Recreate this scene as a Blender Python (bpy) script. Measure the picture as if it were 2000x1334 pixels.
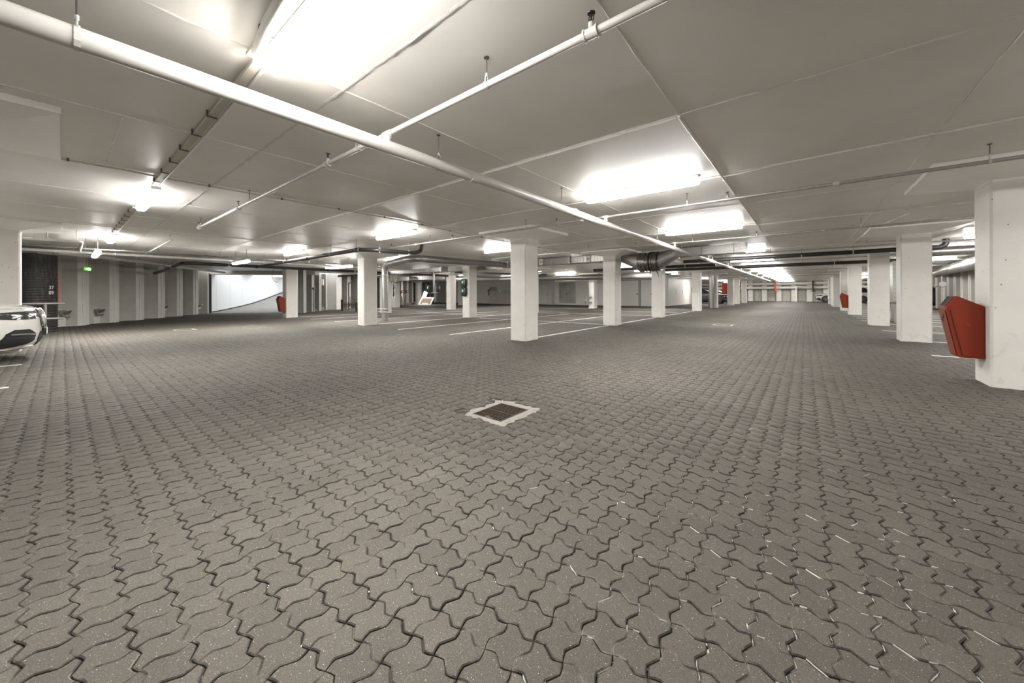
import bpy, math, random
import numpy as np
from mathutils import Vector, Matrix
random.seed(7)
S = bpy.context.scene
for o in list(bpy.data.objects): bpy.data.objects.remove(o, do_unlink=True)
COL = S.collection
PI = math.pi

# ------------------------------------------------------------ camera, sky, exposure
YAW = 0.679
cd = bpy.data.cameras.new('camera'); cam = bpy.data.objects.new('camera', cd); COL.objects.link(cam)
cam.location = (0, 0, 1.15)
cam.rotation_mode = 'QUATERNION'
cam.rotation_quaternion = (Matrix.Rotation(YAW, 3, 'Z') @ Matrix.Rotation(PI/2, 3, 'X') @ Matrix.Rotation(-0.0041, 3, 'Z')).to_quaternion()
cd.sensor_width = 36.0; cd.lens = 36.0*710/2000; cd.shift_x = 0.0; cd.shift_y = -(667-573.8)/2000
cd.clip_start = 0.05; cd.clip_end = 300
S.camera = cam
S.view_settings.view_transform = 'Standard'; S.view_settings.look = 'None'
S.view_settings.gamma = 1.0; S.view_settings.use_curve_mapping = False
S.view_settings.exposure = 3.7
W = bpy.data.worlds.new('overcast_sky'); S.world = W; W.use_nodes = True
wb = W.node_tree.nodes['Background']; wb.inputs[0].default_value = (0.95, 0.98, 1.0, 1); wb.inputs[1].default_value = 0.26
S.cycles.max_bounces = 10; S.cycles.diffuse_bounces = 7; S.cycles.glossy_bounces = 4
S.cycles.use_denoising = True; S.cycles.sample_clamp_indirect = 6.0
LAMP = 17.0            # strength of the tube diffusers
ZC = 2.68              # ceiling height

# ------------------------------------------------------------ materials
def srgb(r, g, b):
    f = lambda c: ((c/255)/12.92 if c/255 <= .04045 else ((c/255+.055)/1.055)**2.4)
    return (f(r), f(g), f(b), 1)
def mat(name, col, rough=.6, metal=0., bump=0., bscale=40., vary=0., vscale=3., spec=.5, coat=0.):
    m = bpy.data.materials.new(name); m.use_nodes = True
    nt = m.node_tree; N = nt.nodes; L = nt.links; b = N['Principled BSDF']
    b.inputs['Base Color'].default_value = col; b.inputs['Roughness'].default_value = rough
    b.inputs['Metallic'].default_value = metal; b.inputs['Specular IOR Level'].default_value = spec
    if coat: b.inputs['Coat Weight'].default_value = coat; b.inputs['Coat Roughness'].default_value = .05
    tc = N.new('ShaderNodeTexCoord')
    if vary:
        n = N.new('ShaderNodeTexNoise'); n.inputs['Scale'].default_value = vscale; n.inputs['Detail'].default_value = 5
        L.new(tc.outputs['Object'], n.inputs['Vector'])
        r = N.new('ShaderNodeMapRange'); r.inputs[1].default_value = .3; r.inputs[2].default_value = .7
        r.inputs[3].default_value = 1-vary; r.inputs[4].default_value = 1+vary*.6
        L.new(n.outputs['Fac'], r.inputs[0])
        mx = N.new('ShaderNodeVectorMath'); mx.operation = 'SCALE'; mx.inputs[0].default_value = col[:3]
        L.new(r.outputs[0], mx.inputs['Scale']); L.new(mx.outputs[0], b.inputs['Base Color'])
    if bump:
        n2 = N.new('ShaderNodeTexNoise'); n2.inputs['Scale'].default_value = bscale; n2.inputs['Detail'].default_value = 6
        L.new(tc.outputs['Object'], n2.inputs['Vector'])
        bp = N.new('ShaderNodeBump'); bp.inputs['Strength'].default_value = bump; bp.inputs['Distance'].default_value = .01
        L.new(n2.outputs['Fac'], bp.inputs['Height']); L.new(bp.outputs[0], b.inputs['Normal'])
    return m
def speckle(m, col, scale, thr, axis_obj=True):
    """adds sparse pin holes / flecks of another colour to a material"""
    nt = m.node_tree; N = nt.nodes; L = nt.links; b = N['Principled BSDF']
    tc = N.new('ShaderNodeTexCoord'); v = N.new('ShaderNodeTexVoronoi'); v.inputs['Scale'].default_value = scale
    L.new(tc.outputs['Object'], v.inputs['Vector'])
    wn = N.new('ShaderNodeSeparateColor'); L.new(v.outputs['Color'], wn.inputs[0])
    c1 = N.new('ShaderNodeMath'); c1.operation = 'LESS_THAN'; c1.inputs[1].default_value = thr[0]; L.new(v.outputs['Distance'], c1.inputs[0])
    c2 = N.new('ShaderNodeMath'); c2.operation = 'LESS_THAN'; c2.inputs[1].default_value = thr[1]; L.new(wn.outputs[0], c2.inputs[0])
    mu = N.new('ShaderNodeMath'); mu.operation = 'MULTIPLY'; L.new(c1.outputs[0], mu.inputs[0]); L.new(c2.outputs[0], mu.inputs[1])
    mix = N.new('ShaderNodeMix'); mix.data_type = 'RGBA'; L.new(mu.outputs[0], mix.inputs[0])
    inp = b.inputs['Base Color']
    if inp.links: L.new(inp.links[0].from_socket, mix.inputs[6])
    else: mix.inputs[6].default_value = inp.default_value
    mix.inputs[7].default_value = col
    L.new(mix.outputs[2], inp)
    return m
def emis(name, col, s):
    m = bpy.data.materials.new(name); m.use_nodes = True
    b = m.node_tree.nodes['Principled BSDF']; b.inputs['Base Color'].default_value = (.3*col[0], .3*col[1], .3*col[2], 1)
    b.inputs['Emission Color'].default_value = col; b.inputs['Emission Strength'].default_value = s
    return m
M = {}
M['column'] = speckle(mat('column_paint', (.65, .625, .58, 1), .55, bump=.12, bscale=60, vary=.06, vscale=2.5), (.10, .09, .08, 1), 11, (.07, .75))
M['ceiling'] = mat('ceiling_paint', (.92, .89, .84, 1), .38, bump=.22, bscale=7, vary=.05, vscale=1.2)
speckle(M['ceiling'], (.85, .83, .8, 1), 6, (.05, .25))
M['ridge'] = mat('joint_paint', (.76, .73, .68, 1), .5, bump=.3, bscale=90)
M['pipe'] = mat('painted_pipe', (.60, .58, .54, 1), .33, vary=.05, vscale=8, bump=.05, bscale=30)
M['galv'] = mat('galvanised_steel', (.36, .35, .33, 1), .36, metal=.8, vary=.18, vscale=25)
M['galvpipe'] = mat('galvanised_pipe', (.42, .41, .39, 1), .42, metal=.6, vary=.15, vscale=25)
M['rod'] = mat('threaded_rod', (.12, .115, .105, 1), .5, metal=.5)
M['black'] = mat('black_pipe', (.022, .021, .02, 1), .38)
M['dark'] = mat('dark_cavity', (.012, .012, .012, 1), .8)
M['conduit'] = mat('conduit_plastic', (.74, .72, .68, 1), .45)
M['conduit_grey'] = mat('conduit_beige', (.60, .56, .48, 1), .5)
M['lamp_body'] = mat('lamp_body', (.72, .71, .69, 1), .4)
M['diffuser'] = emis('lamp_diffuser', (1.0, .985, .96, 1), LAMP*1.2); M['diffuser_side'] = emis('lamp_diffuser_side', (1.0, .985, .96, 1), LAMP*.10)
M['pile'] = mat('sheet_pile_paint', (.46, .44, .39, 1), .45, bump=.15, bscale=12, vary=.12, vscale=1.6)  # pan colour, kept darker than the flanges to hold recess shade
M['pile_shaded'] = mat('sheet_pile_shaded', (.16, .15, .13, 1), .5, bump=.15, bscale=12, vary=.1, vscale=1.6)  # darker copy for the far pans; their shade is put into the colour
M['flange'] = mat('sheet_pile_lit', (.66, .64, .59, 1), .45, vary=.08, vscale=3)  # paler than the pans: light on the flange faces is put into the colour
M['white_wall'] = mat('white_wall', (.72, .69, .64, 1), .6, vary=.04, vscale=1)
M['ramp_panel'] = mat('ramp_panel', (.86, .87, .87, 1), .5)
M['ramp'] = mat('ramp_concrete', (.24, .23, .215, 1), .8, bump=.3, bscale=30, vary=.15, vscale=2)
M['red'] = mat('red_steel', (.20, .022, .005, 1), .5, spec=.3, vary=.05, vscale=4, bump=.03, bscale=200)
M['red_front'] = mat('red_front', (.20, .032, .014, 1), .4, vary=.06, vscale=6)
M['car_white'] = mat('car_white', (.66, .63, .585, 1), .22, coat=.6)
M['car_black'] = mat('car_black', (.018, .018, .02, 1), .4, coat=.15)
M['glass'] = mat('dark_glass', (.02, .022, .024, 1), .06)
M['chrome'] = mat('chrome', (.75, .75, .74, 1), .12, metal=1.)
M['lens'] = mat('headlamp_lens', (.045, .044, .042, 1), .08, coat=1.)
M['rubber'] = mat('tyre_rubber', (.025, .025, .025, 1), .7)
M['plastic'] = mat('black_plastic', (.03, .029, .028, 1), .35)
M['white_plastic'] = mat('white_plate', (.8, .8, .78, 1), .35)
M['rust'] = mat('rusty_iron', (.07, .045, .028, 1), .7, metal=.3, vary=.4, vscale=20, bump=.3, bscale=80)
M['mortar'] = mat('mortar_collar', (.27, .25, .22, 1), .85, bump=.5, bscale=60, vary=.15, vscale=20)
M['white_line'] = mat('road_paint', (.62, .60, .56, 1), .6, vary=.2, vscale=9)
M['tube_grey'] = mat('grey_tube', (.26, .25, .22, 1), .4, metal=.3)
M['door_grey'] = mat('grey_door', (.40, .385, .35, 1), .45, vary=.25, vscale=1.5)
M['partition'] = mat('grey_partition', (.44, .42, .375, 1), .55, vary=.06)
M['door_white'] = mat('door_white', (.80, .775, .72, 1), .5, vary=.03)
M['wood'] = mat('scrap_wood', (.25, .18, .11, 1), .7, vary=.3, vscale=8)
M['sign_green'] = emis('sign_green', srgb(80, 190, 10), .13)
M['sign_white'] = emis('sign_white', (1, 1, .95, 1), .16)
M['led_green'] = emis('led_green', (.15, .9, .2, 1), .14)
M['led_blue'] = emis('led_blue', (.25, .6, 1, 1), .14)
M['orange'] = mat('orange_paint', srgb(200, 70, 30), .5)
M['foil'] = mat('crumpled_foil', (.30, .29, .27, 1), .25, metal=.95, bump=1.0, bscale=16, vary=.25, vscale=9)
M['label'] = mat('paper_label', (.78, .77, .74, 1), .6)
M['ink'] = mat('printed_ink', (.03, .03, .03, 1), .7)
M['bolt'] = mat('bolt_steel', (.3, .29, .27, 1), .4, metal=.8)
M['tarp'] = mat('grey_tarp', (.42, .41, .37, 1), .6, bump=.4, bscale=6)

# grey rub marks on the lower half of the columns
m = M['column']; nt = m.node_tree; N = nt.nodes; L = nt.links; b = N['Principled BSDF']
geo = N.new('ShaderNodeNewGeometry'); sx = N.new('ShaderNodeSeparateXYZ'); L.new(geo.outputs['Position'], sx.inputs[0])
hz = N.new('ShaderNodeMapRange'); hz.inputs[1].default_value = .15; hz.inputs[2].default_value = .75; hz.inputs[3].default_value = .10; hz.inputs[4].default_value = -.05; L.new(sx.outputs['Z'], hz.inputs[0])
n1 = N.new('ShaderNodeTexNoise'); n1.inputs['Scale'].default_value = 5.5; n1.inputs['Detail'].default_value = 7; n1.inputs['Distortion'].default_value = .6; L.new(geo.outputs['Position'], n1.inputs['Vector'])
sm = N.new('ShaderNodeMath'); sm.operation = 'ADD'; L.new(n1.outputs['Fac'], sm.inputs[0]); L.new(hz.outputs[0], sm.inputs[1])
mr = N.new('ShaderNodeMapRange'); mr.inputs[1].default_value = .64; mr.inputs[2].default_value = .70; mr.inputs[4].default_value = .2; L.new(sm.outputs[0], mr.inputs[0])
mx = N.new('ShaderNodeMix'); mx.data_type = 'RGBA'; L.new(mr.outputs[0], mx.inputs[0]); L.new(b.inputs['Base Color'].links[0].from_socket, mx.inputs[6]); mx.inputs[7].default_value = (.36, .335, .29, 1); L.new(mx.outputs[2], b.inputs['Base Color'])

# dirty black net round the ribbed pipe
m = mat('black_rib_plastic', (.018, .017, .016, 1), .62); M['black_rib'] = m
nt = m.node_tree; N = nt.nodes; L = nt.links; b = N['Principled BSDF']
tc = N.new('ShaderNodeTexCoord'); mp = N.new('ShaderNodeMapping'); mp.inputs['Scale'].default_value = (9, 9, 1.3)
n1 = N.new('ShaderNodeTexNoise'); n1.inputs['Scale'].default_value = 2.2; n1.inputs['Detail'].default_value = 8; n1.inputs['Roughness'].default_value = .75
cr = N.new('ShaderNodeValToRGB'); cr.color_ramp.elements[0].position = .53; cr.color_ramp.elements[0].color = (.012, .011, .010, 1)
cr.color_ramp.elements[1].position = .72; cr.color_ramp.elements[1].color = (.12, .105, .08, 1)
L.new(tc.outputs['Object'], mp.inputs[0]); L.new(mp.outputs[0], n1.inputs['Vector']); L.new(n1.outputs['Fac'], cr.inputs[0]); L.new(cr.outputs[0], b.inputs['Base Color'])

# pavers: grey concrete with pale grit, each stone a little different, broad worn patches
def paver_mat(name, far=False):
    m = bpy.data.materials.new(name); m.use_nodes = True
    nt = m.node_tree; N = nt.nodes; L = nt.links; b = N['Principled BSDF']; b.inputs['Roughness'].default_value = .8
    b.inputs['Specular IOR Level'].default_value = .25
    geo = N.new('ShaderNodeNewGeometry')
    at = N.new('ShaderNodeAttribute'); at.attribute_name = 'rnd'
    oi = N.new('ShaderNodeObjectInfo')
    ad = N.new('ShaderNodeMath'); ad.operation = 'ADD'; L.new(at.outputs['Fac'], ad.inputs[0]); L.new(oi.outputs['Random'], ad.inputs[1])
    fr = N.new('ShaderNodeMath'); fr.operation = 'FRACT'; L.new(ad.outputs[0], fr.inputs[0])
    r1 = N.new('ShaderNodeMapRange'); r1.inputs[3].default_value = .90; r1.inputs[4].default_value = 1.09; L.new(fr.outputs[0], r1.inputs[0])
    big = N.new('ShaderNodeTexNoise'); big.inputs['Scale'].default_value = .55; big.inputs['Detail'].default_value = 4; L.new(geo.outputs['Position'], big.inputs['Vector'])
    r2 = N.new('ShaderNodeMapRange'); r2.inputs[1].default_value = .3; r2.inputs[2].default_value = .7; r2.inputs[3].default_value = .84; r2.inputs[4].default_value = 1.14; L.new(big.outputs['Fac'], r2.inputs[0])
    fine = N.new('ShaderNodeTexNoise'); fine.inputs['Scale'].default_value = 230; fine.inputs['Detail'].default_value = 5; fine.inputs['Roughness'].default_value = .75; L.new(geo.outputs['Position'], fine.inputs['Vector'])
    r3 = N.new('ShaderNodeMapRange'); r3.inputs[1].default_value = .3; r3.inputs[2].default_value = .7; r3.inputs[3].default_value = .48; r3.inputs[4].default_value = 1.48; L.new(fine.outputs['Fac'], r3.inputs[0])
    # oil and tyre darkening in the parking aisle
    st = N.new('ShaderNodeTexNoise'); st.inputs['Scale'].default_value = 2.3; st.inputs['Detail'].default_value = 7; L.new(geo.outputs['Position'], st.inputs['Vector'])
    r4 = N.new('ShaderNodeMapRange'); r4.inputs[1].default_value = .62; r4.inputs[2].default_value = .75; r4.inputs[3].default_value = 1.; r4.inputs[4].default_value = 1.22; L.new(st.outputs['Fac'], r4.inputs[0])
    p = r1
    for q in (r2, r3, r4):
        mm = N.new('ShaderNodeMath'); mm.operation = 'MULTIPLY'; L.new(p.outputs[0], mm.inputs[0]); L.new(q.outputs[0], mm.inputs[1]); p = mm
    sc = N.new('ShaderNodeVectorMath'); sc.operation = 'SCALE'; sc.inputs[0].default_value = (.088, .078, .0655); L.new(p.outputs[0], sc.inputs['Scale'])
    last = sc.outputs[0]
    for scl, thr, colr, sel in ((120, .15, (.42, .40, .36, 1), .20), (230, .22, (.24, .22, .19, 1), .22), (170, .2, (.035, .031, .027, 1), .16), (70, .10, (.50, .48, .44, 1), .14)):
        v = N.new('ShaderNodeTexVoronoi'); v.inputs['Scale'].default_value = scl; L.new(geo.outputs['Position'], v.inputs['Vector'])
        s3 = N.new('ShaderNodeSeparateColor'); L.new(v.outputs['Color'], s3.inputs[0])
        c1 = N.new('ShaderNodeMath'); c1.operation = 'LESS_THAN'; c1.inputs[1].default_value = thr; L.new(v.outputs['Distance'], c1.inputs[0])
        c2 = N.new('ShaderNodeMath'); c2.operation = 'LESS_THAN'; c2.inputs[1].default_value = sel; L.new(s3.outputs[0], c2.inputs[0])
        mu = N.new('ShaderNodeMath'); mu.operation = 'MULTIPLY'; L.new(c1.outputs[0], mu.inputs[0]); L.new(c2.outputs[0], mu.inputs[1])
        mix = N.new('ShaderNodeMix'); mix.data_type = 'RGBA'; L.new(mu.outputs[0], mix.inputs[0]); L.new(last, mix.inputs[6]); mix.inputs[7].default_value = colr
        last = mix.outputs[2]
    if far:      # joints of the stones too distant to model, same lattice
        sx = N.new('ShaderNodeSeparateXYZ'); L.new(geo.outputs['Position'], sx.inputs[0])
        for out, o0, pitch in (('X', -.814, .111),):
            a = N.new('ShaderNodeMath'); a.operation = 'SUBTRACT'; L.new(sx.outputs[out], a.inputs[0]); a.inputs[1].default_value = o0
            d = N.new('ShaderNodeMath'); d.operation = 'DIVIDE'; L.new(a.outputs[0], d.inputs[0]); d.inputs[1].default_value = pitch
            f = N.new('ShaderNodeMath'); f.operation = 'FRACT'; L.new(d.outputs[0], f.inputs[0])
            h = N.new('ShaderNodeMath'); h.operation = 'SUBTRACT'; L.new(f.outputs[0], h.inputs[0]); h.inputs[1].default_value = .5
            ab = N.new('ShaderNodeMath'); ab.operation = 'ABSOLUTE'; L.new(h.outputs[0], ab.inputs[0])
            g = N.new('ShaderNodeMath'); g.operation = 'GREATER_THAN'; L.new(ab.outputs[0], g.inputs[0]); g.inputs[1].default_value = .415
            mx = N.new('ShaderNodeMix'); mx.data_type = 'RGBA'; L.new(g.outputs[0], mx.inputs[0]); L.new(last, mx.inputs[6]); mx.inputs[7].default_value = (.02, .018, .015, 1)
            last = mx.outputs[2]
    # the chipped arrises hold pale dust in places, dark dirt in others
    sn = N.new('ShaderNodeSeparateXYZ'); L.new(geo.outputs['True Normal'], sn.inputs[0])
    ed = N.new('ShaderNodeMath'); ed.operation = 'LESS_THAN'; ed.inputs[1].default_value = .97; L.new(sn.outputs['Z'], ed.inputs[0])
    nd = N.new('ShaderNodeTexNoise'); nd.inputs['Scale'].default_value = 13; nd.inputs['Detail'].default_value = 6; L.new(geo.outputs['Position'], nd.inputs['Vector'])
    cd_ = N.new('ShaderNodeValToRGB'); e_ = cd_.color_ramp.elements; e_[0].position = .47; e_[0].color = (.022, .019, .016, 1); e_[1].position = .62; e_[1].color = (.17, .152, .125, 1); L.new(nd.outputs['Fac'], cd_.inputs[0])
    em = N.new('ShaderNodeMix'); em.data_type = 'RGBA'; ef = N.new('ShaderNodeMath'); ef.operation = 'MULTIPLY'; ef.inputs[1].default_value = .68; L.new(ed.outputs[0], ef.inputs[0]); L.new(ef.outputs[0], em.inputs[0])
    L.new(last, em.inputs[6]); L.new(cd_.outputs[0], em.inputs[7]); last = em.outputs[2]
    L.new(last, b.inputs['Base Color'])
    bp = N.new('ShaderNodeBump'); bp.inputs['Strength'].default_value = .6; bp.inputs['Distance'].default_value = .0015
    L.new(fine.outputs['Fac'], bp.inputs['Height']); L.new(bp.outputs[0], b.inputs['Normal'])
    return m
M['paver'] = paver_mat('paver_concrete'); M['paver_far'] = paver_mat('paver_concrete_far', True)
# joint sand: dark, pale sand in places, white residue where it was swept in
m = bpy.data.materials.new('joint_sand'); m.use_nodes = True; M['sand'] = m
nt = m.node_tree; N = nt.nodes; L = nt.links; b = N['Principled BSDF']; b.inputs['Roughness'].default_value = .95
geo = N.new('ShaderNodeNewGeometry')
n1 = N.new('ShaderNodeTexNoise'); n1.inputs['Scale'].default_value = 7; n1.inputs['Detail'].default_value = 6; L.new(geo.outputs['Position'], n1.inputs['Vector'])
cr = N.new('ShaderNodeValToRGB'); cr.color_ramp.elements[0].position = .45; cr.color_ramp.elements[0].color = (.016, .014, .012, 1)
cr.color_ramp.elements[1].position = .70; cr.color_ramp.elements[1].color = (.15, .13, .10, 1); L.new(n1.outputs['Fac'], cr.inputs[0])
ds = N.new('ShaderNodeVectorMath'); ds.operation = 'DISTANCE'; ds.inputs[1].default_value = (.05, 1.75, 0); L.new(geo.outputs['Position'], ds.inputs[0])
rr = N.new('ShaderNodeMapRange'); rr.inputs[1].default_value = .25; rr.inputs[2].default_value = 1.3; rr.inputs[3].default_value = .17; rr.inputs[4].default_value = -.05; L.new(ds.outputs['Value'], rr.inputs[0])
n2 = N.new('ShaderNodeTexNoise'); n2.inputs['Scale'].default_value = 22; n2.inputs['Detail'].default_value = 3; L.new(geo.outputs['Position'], n2.inputs['Vector'])
sm = N.new('ShaderNodeMath'); sm.operation = 'ADD'; L.new(n2.outputs['Fac'], sm.inputs[0]); L.new(rr.outputs[0], sm.inputs[1])
gt = N.new('ShaderNodeMath'); gt.operation = 'GREATER_THAN'; gt.inputs[1].default_value = .605; L.new(sm.outputs[0], gt.inputs[0])
mx = N.new('ShaderNodeMix'); mx.data_type = 'RGBA'; L.new(gt.outputs[0], mx.inputs[0]); L.new(cr.outputs[0], mx.inputs[6]); mx.inputs[7].default_value = (.8, .78, .74, 1)
L.new(mx.outputs[2], b.inputs['Base Color'])

# ------------------------------------------------------------ mesh helpers
class MB:
    def __init__(s): s.v = []; s.f = []
    def add(s, vs, fs):
        n = len(s.v); s.v += [tuple(p) for p in vs]; s.f += [tuple(i+n for i in f) for f in fs]; return s
    def box(s, x0, x1, y0, y1, z0, z1):
        return s.add([(x0,y0,z0),(x1,y0,z0),(x1,y1,z0),(x0,y1,z0),(x0,y0,z1),(x1,y0,z1),(x1,y1,z1),(x0,y1,z1)],
                     [(0,3,2,1),(4,5,6,7),(0,1,5,4),(1,2,6,5),(2,3,7,6),(3,0,4,7)])
    def loft(s, rings, cap=True, closed=True):
        n = len(rings[0]); vs = [p for r in rings for p in r]; fs = []
        for k in range(len(rings)-1):
            for i in range(n if closed else n-1):
                j = (i+1) % n; fs.append((k*n+i, k*n+j, (k+1)*n+j, (k+1)*n+i))
        if cap: fs.append(tuple(range(n-1, -1, -1))); fs.append(tuple((len(rings)-1)*n+i for i in range(n)))
        return s.add(vs, fs)
    def prism(s, poly, axis, a, b):          # poly in the two other axes
        def P(u, w, t): return {'x': (t, u, w), 'y': (u, t, w), 'z': (u, w, t)}[axis]
        return s.loft([[P(u, w, a) for u, w in poly], [P(u, w, b) for u, w in poly]])
    def tube(s, path, r, seg=12, cap=True):
        path = [Vector(p) for p in path]; rings = []; rr = r if isinstance(r, (list, tuple)) else [r]*len(path)
        t = (path[1]-path[0]).normalized(); up = Vector((0,0,1)) if abs(t.z) < .9 else Vector((1,0,0))
        u = t.cross(up).normalized()
        for i, p in enumerate(path):
            if i == 0: t = (path[1]-path[0])
            elif i == len(path)-1: t = path[-1]-path[-2]
            else: t = (path[i+1]-p).normalized()+(p-path[i-1]).normalized()
            t = t.normalized(); u = (u - t*u.dot(t)).normalized(); w = t.cross(u)
            rings.append([p+(u*math.cos(2*PI*k/seg)+w*math.sin(2*PI*k/seg))*rr[i] for k in range(seg)])
        return s.loft(rings, cap)
    def lathe(s, prof, c=(0,0,0), seg=16, axis='z'):   # prof: (radius, height)
        rings = []
        for r, h in prof:
            ring = []
            for k in range(seg):
                a = 2*PI*k/seg; x, y = r*math.cos(a), r*math.sin(a)
                q = {'z': (x, y, h), 'x': (h, x, y), 'y': (y, h, x)}[axis]
                ring.append((q[0]+c[0], q[1]+c[1], q[2]+c[2]))
            rings.append(ring)
        return s.loft(rings)
    def build(s, name, m, parent=None, ang=35, smooth=True):
        me = bpy.data.meshes.new(name); me.from_pydata(s.v, [], s.f); me.validate(); me.update()
        return link(name, me, m, parent, ang, smooth)
def link(name, me, m, parent=None, ang=35, smooth=True):
    if m is not None: me.materials.append(m)
    if smooth:
        me.polygons.foreach_set('use_smooth', [True]*len(me.polygons)); me.set_sharp_from_angle(angle=math.radians(ang))
    o = bpy.data.objects.new(name, me); COL.objects.link(o)
    if parent is not None: o.parent = parent
    return o
def bend(pts, r=.08, n=5):
    """rounds the corners of a polyline"""
    P = [Vector(p) for p in pts]; out = [P[0]]
    for i in range(1, len(P)-1):
        a, c, b = P[i-1], P[i], P[i+1]; ra = min(r, (a-c).length*.45, (b-c).length*.45)
        p0 = c+(a-c).normalized()*ra; p1 = c+(b-c).normalized()*ra
        for k in range(n+1):
            t = k/n; out.append(p0*(1-t)**2+c*2*t*(1-t)+p1*t*t)
    out.append(P[-1]); return out
def tag(o, label=None, cat=None, group=None, kind=None):
    if label: o['label'] = label
    if cat: o['category'] = cat
    if group: o['group'] = group
    if kind: o['kind'] = kind
    return o
def empty(name, loc=(0,0,0), rz=0, label=None, cat=None, group=None, kind=None):
    o = bpy.data.objects.new(name, None); COL.objects.link(o); o.location = loc; o.rotation_euler = (0,0,rz); o.empty_display_size = .1
    return tag(o, label, cat, group, kind)
def kids(o): return [c for c in bpy.data.objects if c.parent == o]
def copy_tree(o, parent=None, table=None):
    if table is None:
        table = {}
        for c in bpy.data.objects:
            if c.parent: table.setdefault(c.parent.name, []).append(c)
    c = o.copy(); COL.objects.link(c)
    if parent: c.parent = parent
    for ch in table.get(o.name, []): copy_tree(ch, c, table)
    return c
ORD = ['first','second','third','fourth','fifth','sixth','seventh','eighth','ninth','tenth','eleventh','twelfth']

# ------------------------------------------------------------ floor of wavy double pavers in herringbone
EX, EY, OX, OY = .111, .119, -.814, 1.098
c_, s_ = math.cos(YAW), math.sin(YAW)
floor = MB().box(-44, 7.6, -9, 62, -.20, -.0095).build('floor', M['sand'], smooth=False); tag(floor, kind='structure')
XE = [(0,0),(.16,.0085),(.31,.0128),(.69,-.0125),(.84,-.0085)]
YE = [(0,0),(-.0085,.16),(-.0125,.31),(.0115,.69),(.008,.84)]
def edges(nf):
    if nf == 5: return XE, YE
    return [XE[0], XE[2], XE[3]], [YE[0], YE[2], YE[3]]
def cell_outline(nf):
    xe, ye = edges(nf); out = []
    X = [(a*EX, b) for a, b in xe]; Y = [(a, b*EY) for a, b in ye]
    out += X
    out += [(EX+a, b) for a, b in Y]
    out += [(a, EY+b) for a, b in ([(EX, 0)]+[p for p in X[:0:-1]])]
    out += [(a, b) for a, b in ([(0, EY)]+[p for p in Y[:0:-1]])]
    return np.array(out)          # 4*nf points, counter-clockwise
def inset(P, d):
    n = len(P); out = np.zeros_like(P)
    for i in range(n):
        a, b, c = P[i-1], P[i], P[(i+1) % n]
        n1 = np.array([-(b-a)[1], (b-a)[0]]); n1 /= np.linalg.norm(n1)
        n2 = np.array([-(c-b)[1], (c-b)[0]]); n2 /= np.linalg.norm(n2)
        k = n1+n2; k /= max(.35, k.dot(k)/2); out[i] = b+k*d[i]
    return out
def paver_template(kind, nf, skirt, gap=.0023):
    """two cells; the side they share is a shallow groove, the others are full joints"""
    vs, fs = [], []
    P0 = cell_outline(nf); n = len(P0)
    for cellno in (0, 1):
        off = np.array([0, EY*cellno]) if kind == 'V' else np.array([EX*cellno, 0])
        if kind == 'V': side = 2 if cellno == 0 else 0
        else: side = 1 if cellno == 0 else 3
        shared = [(i >= side*nf and i <= (side+1)*nf) or (side == 3 and i == 0) for i in range(n)]
        corner = {side*nf % n, (side+1)*nf % n}
        g = [(.0 if (shared[i] and i not in corner) else (.0009 if shared[i] else gap)) for i in range(n)]
        O = inset(P0, g)+off; T = inset(P0, [x+.0040 for x in g])+off
        b = len(vs)
        for p in T: vs.append((p[0], p[1], 0))
        for i, p in enumerate(O): vs.append((p[0], p[1], -.0030 if not shared[i] else -.0028))
        fs.append(tuple(b+i for i in range(n)))
        for i in range(n):
            j = (i+1) % n; fs.append((b+n+i, b+n+j, b+j, b+i))
        if skirt:
            for p in O: vs.append((p[0], p[1], -.02))
            for i in range(n):
                j = (i+1) % n
                if shared[i] and shared[j] and not (i in corner and j in corner and n == 0):
                    if side*nf <= i < (side+1)*nf: continue
                fs.append((b+2*n+i, b+2*n+j, b+n+j, b+n+i))
    return np.array(vs), fs
ctr = {'V': np.array([EX/2, EY]), 'H': np.array([EX, EY/2])}
holes = [(-2.60, -2.04, 2.42, 3.02)]
cells = []
for i in range(-330, 75):
    for j in range(-60, 500):
        s = (i+j) % 4
        if s not in (0, 2): continue
        k = 'V' if s == 0 else 'H'
        x = OX+i*EX+ctr[k][0]; y = OY+j*EY+ctr[k][1]
        d = -x*s_+y*c_; l = x*c_+y*s_
        if d < -.2 or d > 21 or abs(l) > 1.41*d*1.08+.8 or x > 7.15: continue
        if any(a < x < b_ and c < y < e for a, b_, c, e in holes): continue
        if x < -21 and (x+21.3)*.58+(y-.2)*.81 < .1: continue
        cells.append((d, abs(l), k, i, j))
vis = sorted([c for c in cells if c[0] > 1.02 and c[1] < 1.41*c[0]+.05])
near = set((c[3], c[4]) for c in vis[:296])
tpl = {}
for k in 'VH':
    vs, fs = paver_template(k, 5, True)
    me = bpy.data.meshes.new('paver'); vv = vs.copy(); vv[:, 0] -= ctr[k][0]; vv[:, 1] -= ctr[k][1]
    me.from_pydata(vv.tolist(), [], fs); me.update(); me.materials.append(M['paver']); tpl[k] = me
rng = np.random.default_rng(3)
for d, l, k, i, j in vis[:296]:
    o = bpy.data.objects.new('paver', tpl[k]); COL.objects.link(o); o.parent = floor
    o.location = (OX+i*EX+ctr[k][0], OY+j*EY+ctr[k][1], float(rng.uniform(-.0012, .0012)))
    o.rotation_euler = (float(rng.normal(0, .006)), float(rng.normal(0, .006)), float(rng.normal(0, .006)))
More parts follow.
